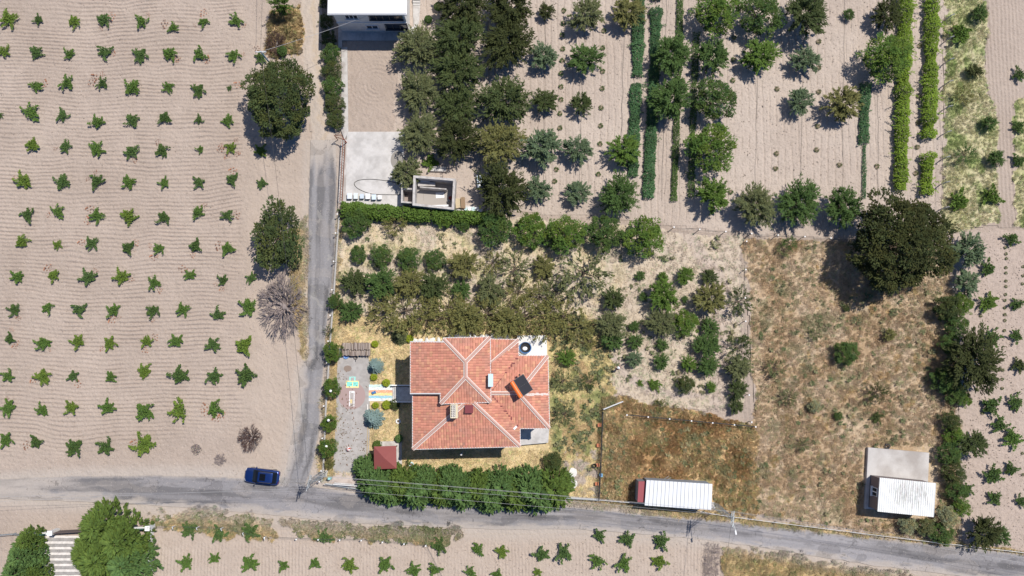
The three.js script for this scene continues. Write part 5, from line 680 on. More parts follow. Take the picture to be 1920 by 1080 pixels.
  for (let row = 0; row < 2; row++) for (let lay = 0; lay < 5; lay++) for (let k = 0; k < 20 - (lay % 2); k++) { const m = new THREE.Mesh(lg, logM[wr() * 4 | 0]); m.name = 'log'; m.castShadow = m.receiveShadow = true; m.position.set((k - 9.5) * .178 + (lay % 2) * .09 + (wr() - .5) * .03, .1 + lay * .15, (row ? .5 : -.35) + (wr() - .5) * .16); m.scale.set(.9 + wr() * .35, .9 + wr() * .3, (row ? .62 : .85) * (.85 + wr() * .25)); m.rotation.y = (wr() - .5) * .16; wp.add(m); }
  const tb = P(649.5, 669, .1), bt = thing('blue_tub', 'blue oval tub beside the firewood', 'tub', [tb[0], .05, tb[2]], .2); obj('tub', new THREE.LatheGeometry([[0, .02], [.22, .02], [.26, .16], [.3, .17], [.28, .2], [.24, .18], [.2, .05], [0, .05]].map(p => new THREE.Vector2(...p)), 20).scale(1.15, 1, .8), mat(.16, .32, .68, .45), bt); obj('rim', new THREE.TorusGeometry(.285, .018, 6, 24).rotateX(Math.PI / 2).scale(1.15, 1, .8).translate(0, .19, 0), mat(.2, .4, .75, .4), bt);
  const pb = P(667, 670, .15), pan = thing('dark_pan', 'dark round pan in front of the firewood', 'pan', [pb[0], .05, pb[2]]); obj('pan', new THREE.LatheGeometry([[0, 0], [.2, 0], [.28, .14], [.26, .14], [.18, .02], [0, .02]].map(p => new THREE.Vector2(...p)), 18), mat(.15, .14, .135, .6), pan); obj('handle', bx(.06, .03, .3, 0, .13, .4), mBlack, pan);
  const kb = P(653.5, 842, .3), ball = thing('striped_ball', 'red and white striped ball on the paved yard', 'ball', [kb[0], .33, kb[2]]); for (let k = 0; k < 8; k++) obj('panel', new THREE.SphereGeometry(.28, 6, 14, k * Math.PI / 4, Math.PI / 4).rotateZ(.5), k % 2 ? mWhite : mat(.45, .1, .08, .5), ball);
  for (const [x, y, l] of [[746.5, 790, 'white tyre shaped planter beside the house\'s left shadow'], [771, 871, 'pale blue planter ring below the house']]) { const p = P(x, y, .15), t = thing('planter_ring', l, 'planter', [p[0], 0, p[2]], 0, 'ring planters'); obj('ring', new THREE.TorusGeometry(.24, .09, 8, 22).rotateX(Math.PI / 2).translate(0, .1, 0), x < 760 ? mWhite : mat(.55, .72, .78, .5), t); obj('soil', new THREE.CircleGeometry(.22, 16).rotateX(-Math.PI / 2).translate(0, .1, 0), mat(.12, .09, .07, 1), t); }
  const lp = P(870, 857, 2.6), lb = P(870, 857, 0); const gl = thing('garden_lamp_post', 'slim lamp post below the house', 'lamp post', [P(866, 850, 1.3)[0], 0, P(866, 850, 1.3)[2]]); obj('pole', bar([0, 0, 0], [0, 2.4, 0], .04), mTrim, gl); obj('head', bx(.22, .14, .22, 0, 2.47, 0, 0, .03), mWhite, gl); obj('base', cyl(.1, .08, .12, 0, 0, 0), mConcrete, gl);
  const bs = P(701, 736, .25), bn = thing('toy_cart', 'small blue toy cart on the painted path', 'toy', [bs[0], .07, bs[2]], .4); obj('tray', bx(.5, .16, .3, 0, .22, 0, 0, .04), mBlue, bn); for (const [x, z] of [[-.17, .16], [.17, .16], [-.17, -.16], [.17, -.16]]) obj('wheel', new THREE.CylinderGeometry(.08, .08, .04, 12).rotateX(Math.PI / 2).translate(x, .08, z), mBlack, bn);
}
console.log('yard');
// ---------- fences ----------
const mMesh = mat(.13, .14, .14, .7, { metalness: .3 });
function fence(name, label, pts, h, spacing, postM, wireM, o = {}) {
  const t = thing(name, label, 'fence', [0, 0, 0], 0, o.group), W = pts.map(q => XZ(q[0], q[1], 0)); const posts = [];
  for (let i = 1; i < W.length; i++) { const a = W[i - 1], b = W[i], L = Math.hypot(b[0] - a[0], b[1] - a[1]), n = Math.max(1, Math.round(L / spacing)); for (let k = (i > 1 ? 1 : 0); k <= n; k++) posts.push([lerp(a[0], b[0], k / n), lerp(a[1], b[1], k / n)]); }
  posts.forEach((p, k) => { const lx = (hash(k, pts[0][0] | 0, 3) - .5) * .08; const g = [bar([p[0], -.1, p[1]], [p[0] + lx, h, p[1]], o.r || .05, o.r || .05, 6)]; if (o.bent) g.push(bar([p[0] + lx, h, p[1]], [p[0] + lx + o.bent[0], h + .28, p[1] + o.bent[1]], o.r || .05, (o.r || .05) * .9, 6)); const pm = obj('post', g, postM, t); if (o.cap) obj('cap', bx(.16, .07, .16, p[0] + lx, h + .03, p[1]), mWhite, pm); });
  const ys = o.wires || [.35, .8, 1.2]; for (const y of ys) { const g = []; for (let k = 1; k < posts.length; k++) g.push(bar([posts[k - 1][0], y * h / 1.4, posts[k - 1][1]], [posts[k][0], y * h / 1.4, posts[k][1]], o.wr || .009, o.wr || .009, 4)); obj('wire', g, wireM, t); }
  if (o.kerb) { const g = []; for (let k = 1; k < posts.length; k++) g.push(seg(posts[k - 1], posts[k], .16, -.05, o.kerb)); obj('plinth', g, mConcrete, t); }
  return t;
}
fence('post_fence', 'row of bent concrete posts at the grass strip', [[1772, 38], [1769, 160], [1764, 300], [1760, 440]], 1.55, 2.95, mConcrete, mMesh, { bent: [.3, -.05], r: .07 });
fence('wire_fence', 'wire fence with white capped posts above the garden', [[1260, 429], [1404, 441], [1600, 452], [1770, 475]], 1.3, 3.3, mGreyWood, mMesh, { cap: true });
fence('wire_fence', 'wire fence along the meadow\'s left edge', [[1395, 455], [1392, 560], [1396, 690], [1404, 790]], 1.2, 3.2, mGreyWood, mMesh, { cap: true });
fence('iron_fence', 'black rail fence across the weedy pen', [[1173, 777], [1412, 799]], 1.1, 2.75, mIron, mIron, { wires: [.3, 1.3], wr: .045, cap: true });
fence('iron_fence', 'black rail fence between lawn and weedy pen', [[1129, 772], [1126, 850], [1122, 935]], 1.1, 2.6, mIron, mIron, { wires: [.3, .8, 1.35], wr: .045 });
fence('yard_fence', 'white capped fence along the yard\'s lane side', [[637, 405], [634, 440], [627, 545], [620, 640], [612, 760], [607, 880], [604, 900]], 1.35, 3.2, mConcrete, mMesh, { cap: true, kerb: .3, wr: .012 });
fence('road_fence', 'low plinth fence along the road before the conifer hedge', [[612, 906], [700, 920], [900, 932], [1060, 932], [1122, 936]], 1.0, 3, mTrim, mGalv, { kerb: .35, wires: [.9, 1.35], wr: .03 });
fence('road_fence', 'white rail fence along the road past the sheds', [[1122, 936], [1240, 946], [1360, 966], [1500, 984], [1700, 1009], [1940, 1037]], .7, 3, mTrim, mTrim, { wires: [1.3], wr: .035 });
fence('wire_fence', 'wire fence with bent white posts below the main road', [[290, 988], [330, 985], [420, 988], [500, 1005]], 1.1, 3.2, mWhite, mMesh, { bent: [.22, .18] });
fence('wire_fence', 'wire fence in the weeds below the main road', [[500, 1005], [560, 1008], [680, 1010], [800, 1020], [830, 1080]], 1.0, 3, mConcrete, mMesh, { cap: true });
fence('wire_fence', 'bluish wire fence along the right boundary hedge', [[1776, 478], [1778, 540], [1790, 640], [1782, 780], [1800, 900], [1795, 1000]], 1.2, 3, mGalv, mMesh, {});
{ const a = P(1131, 768, 1.0), b = P(1168, 753, 1.0), t = thing('swing_gate', 'open white gate pole at the pen\'s upper corner', 'gate', [0, 0, 0]); obj('rail', bar(a, b, .07), mTrim, t); obj('rail', bar([a[0], .35, a[2]], [b[0], .35, b[2]], .04), mTrim, t); obj('stile', bar([b[0], .1, b[2]], b, .05), mTrim, t); obj('stile', bar([a[0], 0, a[2]], [a[0], 1.1, a[2]], .07), mIron, t); }
[[1124, 797, 'topmost orange terracotta pot along the black fence'], [1122, 835, 'second orange terracotta pot from top along the black fence'], [1121, 872, 'third orange pot from top, beside the black bin'], [1119, 907, 'lowest orange terracotta pot along the black fence']].forEach(([x, y, l]) => { const p = P(x, y, .4), t = thing('clay_pot', l, 'pot', [p[0], 0, p[2]], 0, 'terracotta pots along the fence'); obj('pot', bx(.34, .4, .34, 0, .2, 0, 0, .03), mat(.42, .15, .075, .85), t); obj('rim', [bx(.42, .08, .08, 0, .41, .17), bx(.42, .08, .08, 0, .41, -.17), bx(.08, .08, .26, .17, .41, 0), bx(.08, .08, .26, -.17, .41, 0)], mat(.50, .19, .10, .85), t); });
{ const p = P(1127, 891, .35), t = thing('blue_pot', 'blue square pot along the black fence', 'pot', [p[0], 0, p[2]]); obj('pot', bx(.36, .36, .36, 0, .18, 0, 0, .03), mBlue, t); obj('rim', [bx(.42, .06, .07, 0, .37, .17), bx(.42, .06, .07, 0, .37, -.17), bx(.07, .06, .27, .17, .37, 0), bx(.07, .06, .27, -.17, .37, 0)], mat(.2, .42, .62, .5), t);
  const q = P(1115, 873, .5), b = thing('black_bin', 'black round bin beside the third orange pot', 'bin', [q[0], 0, q[2]]); obj('bucket', new THREE.LatheGeometry([[0, 0], [.2, 0], [.26, .55], [.24, .55], [.19, .03], [0, .03]].map(k => new THREE.Vector2(...k)), 18), mBlack, b); obj('rim', new THREE.TorusGeometry(.255, .02, 6, 18).rotateX(Math.PI / 2).translate(0, .55, 0), mDarkFrame, b);
  for (const [x, y, w, d, l] of [[1074, 886, 1.0, 1.15, 'larger broken white slab in the lawn\'s lower right'], [1076, 907, .85, 1.0, 'smaller broken white slab beside rusty scrap']]) { const c = P(x, y, .15), r = rng(x), pts = []; for (let k = 0; k < 9; k++) { const a = k / 9 * 6.283; pts.push([Math.cos(a) * w * .55 * (.85 + r() * .3), Math.sin(a) * d * .55 * (.85 + r() * .3)]); } const m = obj('broken_slab', metreUV(prism(pts, 0, .16, .03)), mPlaster); m.position.set(c[0], 0, c[2]); tag(m, l, 'slab', 'broken white slabs'); }
  const c = P(1063, 903, .2), s = thing('rusty_scrap', 'heap of rusty brown scrap beside the white slabs', 'scrap', [c[0], 0, c[2]]), r = rng(3); for (let k = 0; k < 12; k++) { const a = r() * 6, m = obj('scrap_bar', bar([(r() - .5) * .9, .06 + r() * .1, (r() - .5) * 1.3], [(r() - .5) * .9, .1 + r() * .3, (r() - .5) * 1.3], .04, .03, 5), mRust, s); } }
// ---------- gate and striped drive at the lower left ----------
{
  const d = tag(new THREE.Group(), 'striped white and grey paved driveway at the lower left', 'driveway', null, 'structure'); d.name = 'striped_driveway'; scene.add(d); const mW = new THREE.MeshStandardMaterial({ color: col(1.3, 1.27, 1.25), map: texConcrete, roughness: .9 }), mG = new THREE.MeshStandardMaterial({ color: col(.62, .61, .61), map: texConcrete, roughness: .92 });
  for (let k = 0; k < 22; k++) { const y0 = 1004 + k * 5.25, a = XZ(78, y0 + .25), b = XZ(190, y0 + 5.05); obj(k % 2 ? 'grey_band' : 'white_band', metreUV(prism([[a[0], a[1]], [b[0], a[1]], [b[0], b[1]], [a[0], b[1]]], -.03, .05 - (k % 2) * .008), 1.5), k % 2 ? mG : mW, d); }
  const g = thing('brown_gate', 'dark brown slatted gate across the striped driveway', 'gate', [0, 0, 0]), ga = XZ(97, 1000, 1.6), gb = XZ(170, 996, 1.6); obj('frame', [seg(ga, gb, .1, 1.5, 1.6), seg(ga, gb, .1, .15, .25)], mat(.10, .075, .07, .7), g); for (let k = 0; k <= 30; k++) { const t = k / 30; obj('slat', bx(.12, 1.26, .04, lerp(ga[0], gb[0], t), .88, lerp(ga[1], gb[1], t)), mat(.12, .095, .09, .8), g); }
  const pil = (x, y, l) => { const p = P(x, y, 1.9), t = thing('gate_pillar', l, 'pillar', [p[0], 0, p[2]], 0, 'white gate pillars'); obj('shaft', metreUV(bx(.48, 1.85, .48, 0, .925, 0)), mPlaster, t); obj('cap', bx(.6, .1, .6, 0, 1.9, 0, 0, .02), mWhite, t); }; pil(93, 1000, 'white gate pillar at the driveway gate\'s left end'); pil(276, 991, 'white corner pillar right of the conifer clump');
  const wl = (n, l, pts, top, panel) => { const t = thing(n, l, 'wall', [0, 0, 0], 0, 'white boundary walls'); for (let i = 1; i < pts.length; i++) { const a = XZ(...pts[i - 1], .9), b = XZ(...pts[i], .9); obj('wall', metreUV(seg(a, b, .22, 0, .8, .05), 2), mPlaster, t); obj('coping', seg(a, b, .3, .8, .87, .08), mWhite, t); if (panel) obj('panel', seg(a, b, .07, .87, 1.5, -.1), mGreen, t); } };
  wl('boundary_wall', 'white wall with green panel left of the driveway gate', [[48, 1002], [88, 1001]], 1, true); wl('boundary_wall', 'white wall with green panel right of the conifer clump', [[240, 992], [274, 991]], 1, true); wl('boundary_wall', 'plain white wall running down beside the lower field', [[281, 990], [279, 1040], [277, 1120]], 1, false);
  fence('grey_rail', 'curved grey rail at the bottom left edge', [[-40, 1006], [0, 1002], [30, 999], [48, 1001]], 1.0, 2.5, mGalv, mGalv, { wires: [.6, 1.35], wr: .04 });
  struct('bottom_left_soil', 'bare soil left of the driveway', 'soil', relief([[-200, 1004], [78, 1004], [78, 1150], [-200, 1150]], .2, .2, -.04, (px, py, x, z) => (vn(x * 2, z * 2, 601) - .5) * .12), mGround);
}
// ---------- power poles and wires ----------
function latticePole(label, x, y, h, turn) {
  const b = P(x, y), t = thing('lattice_pole', label, 'power pole', [b[0], 0, b[2]], turn, 'lattice power poles'), w0 = .32, w1 = .13, c = [[-1, -1], [1, -1], [1, 1], [-1, 1]], at = (k, s) => { const w = lerp(w0, w1, s); return [c[k][0] * w, s * h, c[k][1] * w]; };
  for (let k = 0; k < 4; k++) obj('leg', bar(at(k, 0), at(k, 1), .035, .03, 4), mGalv, t); const br = [], n = 14; for (let i = 0; i < n; i++) for (let k = 0; k < 4; k++) br.push(bar(at(k, i / n), at((k + 1) % 4, (i + 1) / n), .018, .018, 4)); obj('lattice', br, mGalv, t);
  const arms = []; for (const [y2, L] of [[h - .15, .95], [h - .9, .75]]) { const a = obj('crossarm', bx(2 * L, .09, .09, 0, y2, 0), mGalv, t); for (const s of [-1, -.4, .4, 1]) { obj('insulator', cyl(.05, .035, .2, s * L * .95, y2 + .045, 0, 8), mat(.55, .56, .55, .3), a); arms.push([s * L * .95, y2 + .25]); } }
  obj('footing', bx(.8, .2, .8, 0, .04, 0), mConcrete, t); const wp = k => { const [ax, ay] = arms[k]; return [b[0] + Math.cos(turn) * ax, ay, b[2] - Math.sin(turn) * ax]; }; return { t, wp, b };
}
const mWire = mat(.38, .38, .39, .5), mWireDark = mat(.05, .05, .05, .6);
const poleL = latticePole('steel lattice power pole at the road junction', 608, 887, 8, 1.35), poleR = latticePole('steel lattice power pole right of the white shed', 1340, 948, 8.6, 1.45);
{
  const lampB = P(1362, 978, 8), arm = poleR.t; const l = thing('street_lamp', 'white street lamp head on the right lattice pole', 'street lamp', [poleR.b[0], 0, poleR.b[2]]); obj('arm', bar([0, 7.6, 0], [.35, 8.0, 1.4], .035), mGalv, l); obj('head', bx(.2, .12, .5, .36, 8.02, 1.6, .15, .05), mWhite, l); obj('bracket', cyl(.09, .09, .15, 0, 7.5, 0), mGalv, l);
  const p3 = P(524, 140), t = thing('wood_pole', 'bluish power pole standing in the large round tree', 'power pole', [p3[0], 0, p3[2]]); obj('shaft', bar([0, 0, 0], [0, 8, 0], .13, .09, 8), mat(.35, .45, .5, .6), t); const a = obj('crossarm', bx(1.3, .1, .1, 0, 7.8, 0), mTrim, t); for (const s of [-.55, 0, .55]) obj('insulator', cyl(.05, .035, .18, s, 7.85, 0, 8), mWhite, a);
  const wire = (label, A, B, sag, m, r = .012, group = 'overhead wires') => { const pts = []; for (let k = 0; k <= 12; k++) { const u = k / 12; pts.push([lerp(A[0], B[0], u), lerp(A[1], B[1], u) - sag * 4 * u * (1 - u), lerp(A[2], B[2], u)]); } const o = obj('overhead_wire', tube(pts, r, 40, 5), m); tag(o, label, 'wire', group); };
  ['topmost', 'second', 'third', 'lowest'].forEach((w, k) => wire(`${w} overhead wire between the two lattice poles`, poleL.wp([3, 2, 7, 4][k]), poleR.wp([3, 2, 7, 4][k]), .9, mWire, .013));
  wire('upper overhead wire leaving past the right edge', poleR.wp(3), [75, 8.6, poleR.b[2] + 7], .9, mWire); wire('lower overhead wire leaving past the right edge', poleR.wp(7), [75, 8, poleR.b[2] + 8], .9, mWire);
  wire('overhead wire leaving past the left edge', poleL.wp(0), [-75, 8, poleL.b[2] + 2], .8, mWire); wire('lower overhead wire leaving past the left edge', poleL.wp(4), [-75, 7.4, poleL.b[2] + 3], .8, mWire);
  wire('dark overhead wire along the lane', poleL.wp(5), [p3[0], 7.9, p3[2]], 1.0, mWireDark, .018); wire('thin service wire from pole to white building', [p3[0], 7.9, p3[2]], [P(686, 31, 5)[0], 5.2, P(686, 31, 5)[2] + .1], .25, mWire, .02);
  wire('dark overhead wire crossing the road at the right', poleR.wp(5), [P(1352, 1150, 8)[0], 8, P(1352, 1150, 8)[2]], .3, mWireDark, .016); wire('dark wire crossing the ploughed field edge at the top', [p3[0], 7.9, p3[2]], [p3[0] - .4, 8, -62], .5, mWireDark, .016);
  const mb = P(618, 897, .9), bxm = thing('meter_box', 'turquoise meter box at the road corner', 'meter box', [mb[0], 0, mb[2]]); obj('cabinet', bx(.35, .9, .28, 0, .75, 0, 0, .02), mat(.28, .55, .55, .5), bxm); obj('stand', bx(.2, .3, .2, 0, .15, 0), mConcrete, bxm);
  const hg = thing('yard_gate', 'white sliding gate at the yard\'s road entrance', 'gate', [0, 0, 0]), a0 = XZ(624, 908, 1.2), b0 = XZ(676, 912, 1.2); obj('frame', [seg(a0, b0, .1, 1.12, 1.2), seg(a0, b0, .1, .15, .23)], mTrim, hg); for (let k = 0; k <= 18; k++) obj('upright', bx(.05, .88, .05, lerp(a0[0], b0[0], k / 18), .675, lerp(a0[1], b0[1], k / 18)), mTrim, hg);
}
for (const [x, y, k] of [[620, 733, 'upper'], [616, 788, 'middle'], [612, 837, 'lower']]) { const p = P(x, y, 2.6), t = thing('ball_lamp', `${k} white ball lamp among the lane-side fence trees`, 'lamp post', [p[0], 0, p[2]], 0, 'ball lamps along the yard fence'); obj('pole', bar([0, 0, 0], [0, 2.5, 0], .045), mDarkFrame, t); obj('globe', new THREE.SphereGeometry(.17, 14, 10).translate(0, 2.65, 0), mat(.82, .82, .82, .3), t); obj('collar', cyl(.08, .06, .1, 0, 2.45, 0), mDarkFrame, t); }
// brush heap and ash
{ const c = P(1335, 1052, .4), t = thing('brush_heap', 'long heap of grey cut twigs below the road', 'brush heap', [c[0], 0, c[2]], -.12), r = rng(17); for (let q = 0; q < 5; q++) { const g = []; for (let k = 0; k < 60; k++) { const x = (r() - .5) * 1.9, z = (q - 2) * .75 + (r() - .5) * 1.1, m = Math.max(0, 1 - (x / 1.1) ** 2 - (z / 2.2) ** 2), a = r() * 3.14, L = .35 + r() * .4; g.push(bar([x - Math.cos(a) * L * .5, .05 + m * .7 * r(), z - Math.sin(a) * L * .5], [x + Math.cos(a) * L * .5, .05 + m * .7 * r() + r() * .12, z + Math.sin(a) * L * .5], .018, .01, 4)); } obj('twigs', g, mTwig, t); } 
  const a = P(368, 843), L = new Leaves(); for (let k = 0; k < 260; k++) { const d = Math.sqrt(r()), an = r() * 6.283; L.leaf(Math.cos(an) * d * .62, .015 + r() * .04, Math.sin(an) * d * .68, r() - .5, .1, r() - .5, .12, .08, r(), [.7 + r() * .6, .7 + r() * .6, .7 + r() * .6]); } const m = new THREE.Mesh(L.build(), leafMat(.11, .10, .10, 0)); m.name = 'ash_patch'; m.position.set(a[0], 0, a[2]); m.castShadow = m.receiveShadow = true; scene.add(m); tag(m, 'grey ash patch at the field\'s lower right', 'ash', null, 'stuff'); }
// ---------- car ----------
{
  const c = P(491.5, 893, .8), car = thing('parked_car', 'dark blue car with sunroof at the road junction', 'car', [c[0], .035, c[2]], -.105);
  const mPaint = new THREE.MeshPhysicalMaterial({ color: col(.008, .035, .17), roughness: .32, metalness: .55, clearcoat: 1, clearcoatRoughness: .06 }), mTy = mat(.02, .02, .02, .9), mRim = mat(.5, .5, .52, .3, { metalness: .8 });
  // loft of closed sections: [x, halfWidth, yBottom, yTop, exponent]
  const loft = (secs, n = 28) => { const pos = [], idx = []; for (const [x, w, y0, y1, e] of secs) for (let k = 0; k < n; k++) { const a = k / n * 6.2832, cs = Math.cos(a), sn = Math.sin(a); pos.push(x, (y0 + y1) / 2 + Math.sign(sn) * Math.pow(Math.abs(sn), 2 / e) * (y1 - y0) / 2, Math.sign(cs) * Math.pow(Math.abs(cs), 2 / e) * w); } for (let i = 0; i + 1 < secs.length; i++) for (let k = 0; k < n; k++) { const a = i * n + k, b = i * n + (k + 1) % n, d = a + n, f = b + n; idx.push(a, b, d, b, f, d); } for (const [i, s] of [[0, 1], [secs.length - 1, -1]]) { const m = pos.length / 3; pos.push(secs[i][0], (secs[i][2] + secs[i][3]) / 2, 0); for (let k = 0; k < n; k++) { const a = i * n + k, b = i * n + (k + 1) % n; s > 0 ? idx.push(m, b, a) : idx.push(m, a, b); } } const g = new THREE.BufferGeometry(); g.setAttribute('position', new THREE.Float32BufferAttribute(pos, 3)); g.setIndex(idx); g.computeVertexNormals(); return g; };
  obj('body', loft([[-2.17, .55, .38, .68, 3], [-2.12, .72, .3, .78, 4], [-1.95, .86, .24, .86, 5], [-1.5, .91, .22, .94, 5], [-.95, .92, .2, 1.0, 5], [0, .92, .2, 1.0, 5], [1.2, .92, .2, 1.02, 5], [1.8, .89, .24, 1.03, 5], [2.05, .82, .32, .98, 4.5], [2.16, .68, .42, .86, 4]]), mPaint, car);
  const gl = obj('window_band', loft([[-1.1, .72, .9, 1.0, 4], [-.85, .76, .9, 1.14, 4.5], [-.4, .74, .9, 1.4, 4.5], [-.1, .72, .9, 1.49, 5], [.9, .71, .9, 1.5, 5], [1.4, .7, .9, 1.44, 5], [1.75, .68, .9, 1.2, 4], [1.92, .66, .9, 1.05, 4]]), new THREE.MeshStandardMaterial({ color: col(.008, .009, .011), roughness: .06 }), car);
  obj('roof', loft([[-.36, .6, 1.38, 1.43, 4], [-.1, .66, 1.4, 1.515, 4], [.5, .66, 1.42, 1.53, 4], [1.1, .65, 1.42, 1.515, 4], [1.38, .6, 1.39, 1.455, 4], [1.48, .55, 1.38, 1.42, 4]]), mPaint, car);
  obj('sunroof', bx(.72, .02, .84, .26, 1.532, 0, 0, .009), new THREE.MeshStandardMaterial({ color: col(.006, .007, .009), roughness: .05 }), car);
  for (const s of [-1, 1]) { obj('roof_rail', tube([[-.1, 1.47, s * .63], [.1, 1.55, s * .62], [1.1, 1.55, s * .61], [1.35, 1.46, s * .6]], .022, 16, 6), mDarkFrame, car); obj('mirror', bx(.16, .14, .22, -.72, 1.02, s * 1.02, 0, .05), s > 0 ? mDarkFrame : mPaint, car); obj('headlight', bx(.3, .12, .34, -1.98, .72, s * .6, s * .35, .05), mat(.6, .62, .65, .15), car); obj('tail_light', bx(.14, .16, .36, 2.06, .82, s * .58, -s * .2, .05), mat(.3, .015, .015, .3), car); obj('door', bx(1.0, .5, .02, -.25, .68, s * .917, 0, .008), mPaint, car); obj('door', bx(.95, .5, .02, .78, .68, s * .917, 0, .008), mPaint, car); }
  for (const [x, z] of [[-1.35, .8], [-1.35, -.8], [1.35, .8], [1.35, -.8]]) { const w = obj('wheel', new THREE.TorusGeometry(.235, .095, 10, 24).translate(x, .33, z * 1.02), mTy, car); obj('rim', new THREE.CylinderGeometry(.2, .2, .12, 18).rotateX(Math.PI / 2).translate(x, .33, z * 1.03), mRim, w); }
  obj('number_plate', bx(.02, .11, .5, 2.17, .62, 0), mWhite, car); obj('grille', bx(.03, .14, .7, -2.17, .55, 0), mBlack, car);
}
// ---------- person in the young plot ----------
{
  const p = P(1160, 691.5, 1.5), t = thing('person', 'person in maroon top and white hat standing in the garden plot', 'person', [p[0], 0, p[2]], .25);
  const sdf = (bones, N, c, half) => { const mc = new MarchingCubes(N, mat(1, 1, 1), false, false, 200000); mc.isolation = 0; const g = (a, i) => c[a] + (i / N * 2 - 1 + 1 / N * 0) * half; for (let z = 0; z < N; z++) for (let y = 0; y < N; y++) for (let x = 0; x < N; x++) { const q = [g(0, x), g(1, y), g(2, z)]; let d = 9; for (const [a, b, r0, r1] of bones) { const ba = [b[0] - a[0], b[1] - a[1], b[2] - a[2]], pa = [q[0] - a[0], q[1] - a[1], q[2] - a[2]], L = ba[0] ** 2 + ba[1] ** 2 + ba[2] ** 2 || 1e-9, h = clamp((pa[0] * ba[0] + pa[1] * ba[1] + pa[2] * ba[2]) / L), e = Math.hypot(pa[0] - ba[0] * h, pa[1] - ba[1] * h, pa[2] - ba[2] * h) - lerp(r0, r1, h), k = .05, m = clamp(.5 + .5 * (d - e) / k); d = lerp(d, e, m) - k * m * (1 - m); } mc.field[x + y * N + z * N * N] = -d; } mc.update(); const n = mc.count, P3 = mc.positionArray.slice(0, n * 3), N3 = mc.normalArray.slice(0, n * 3); for (let i = 0; i < n; i++) for (let a = 0; a < 3; a++) P3[i * 3 + a] = c[a] + P3[i * 3 + a] * half; const G0 = new THREE.BufferGeometry(); G0.setAttribute('position', new THREE.BufferAttribute(P3, 3)); G0.setAttribute('normal', new THREE.BufferAttribute(N3, 3)); return G0; };
  // leaning slightly forward (-z), arms reaching out to the tool handles
  const body = [[[-.1, .08, .1], [-.11, .48, .02], .05, .062], [[-.11, .48, .02], [-.1, .88, .06], .065, .085], [[.1, .08, -.08], [.11, .48, -.06], .05, .062], [[.11, .48, -.06], [.1, .88, .06], .065, .085], [[-.1, .06, .1], [-.11, .04, -.08], .045, .035], [[.1, .06, -.08], [.11, .04, -.26], .045, .035], [[0, .92, .06], [0, 1.12, .0], .145, .14], [[0, 1.12, 0], [0, 1.36, -.08], .14, .15], [[-.14, 1.38, -.08], [.14, 1.38, -.08], .085, .085], [[0, 1.42, -.09], [0, 1.52, -.12], .055, .05], [[-.17, 1.37, -.08], [-.3, 1.14, -.1], .055, .045], [[-.3, 1.14, -.1], [-.26, .98, -.3], .042, .032], [[.17, 1.37, -.08], [.3, 1.14, -.1], .055, .045], [[.3, 1.14, -.1], [.26, .98, -.3], .042, .032]];
  for (const s of [-1, 1]) for (let f = 0; f < 5; f++) { const bxx = s * (.26 + (f - 2) * .018), k = f === 4 ? 0 : 1; body.push([[s * .26, .97, -.31], [bxx, .955, -.36], .02, .013], [[bxx, .955, -.36], [bxx, .925 - .006 * (f % 3), -.355 - .01 * k], .012, .01]); }
  const mMaroon = mat(.17, .035, .05, .85), bodyG = sdf(body, 96, [0, .78, -.08], .86), pc = bodyG.attributes.position, cc = new Float32Array(pc.count * 3); for (let i = 0; i < pc.count; i++) { const y = pc.getY(i), x = Math.abs(pc.getX(i)); const c = y > 1.43 && x < .1 ? [.4, .24, .17] : (pc.getZ(i) < -.28 && y < 1.02 && y > .85) ? [.4, .24, .17] : y > .9 ? [.19, .04, .055] : y > .1 ? [.13, .125, .13] : [.05, .045, .04]; cc.set(c, i * 3); } bodyG.setAttribute('color', new THREE.BufferAttribute(cc, 3)); obj('body', bodyG, new THREE.MeshStandardMaterial({ vertexColors: true, roughness: .85 }), t);
  const head = sdf([[[0, 1.57, -.13], [0, 1.66, -.13], .075, .085], [[0, 1.575, -.195], [0, 1.6, -.2], .016, .012], [[-.083, 1.6, -.12], [-.083, 1.63, -.12], .015, .015], [[.083, 1.6, -.12], [.083, 1.63, -.12], .015, .015], [[-.03, 1.545, -.19], [.03, 1.545, -.19], .012, .012]], 56, [0, 1.62, -.13], .15); obj('head', head, mat(.42, .26, .19, .7), t); for (const s of [-1, 1]) obj('eye', new THREE.SphereGeometry(.011, 8, 6).translate(s * .032, 1.625, -.205), mBlack, t);
  obj('hat', new THREE.LatheGeometry([[0, .12], [.05, .115], [.088, .08], [.1, .01], [.17, -.015], [.172, -.006], [.1, .025]].map(q => new THREE.Vector2(...q)), 22).translate(0, 1.685, -.13), mWhite, t);
  const to = thing('hoe', 'long handled hoe held by the person in white hat', 'hoe', [p[0], 0, p[2]], .25); obj('handle', bar([.27, .94, -.36], [-.15, .12, -.95], .016, .016, 8), mWood, to); obj('blade', bx(.16, .16, .02, -.17, .1, -.98), mIron, to);
}
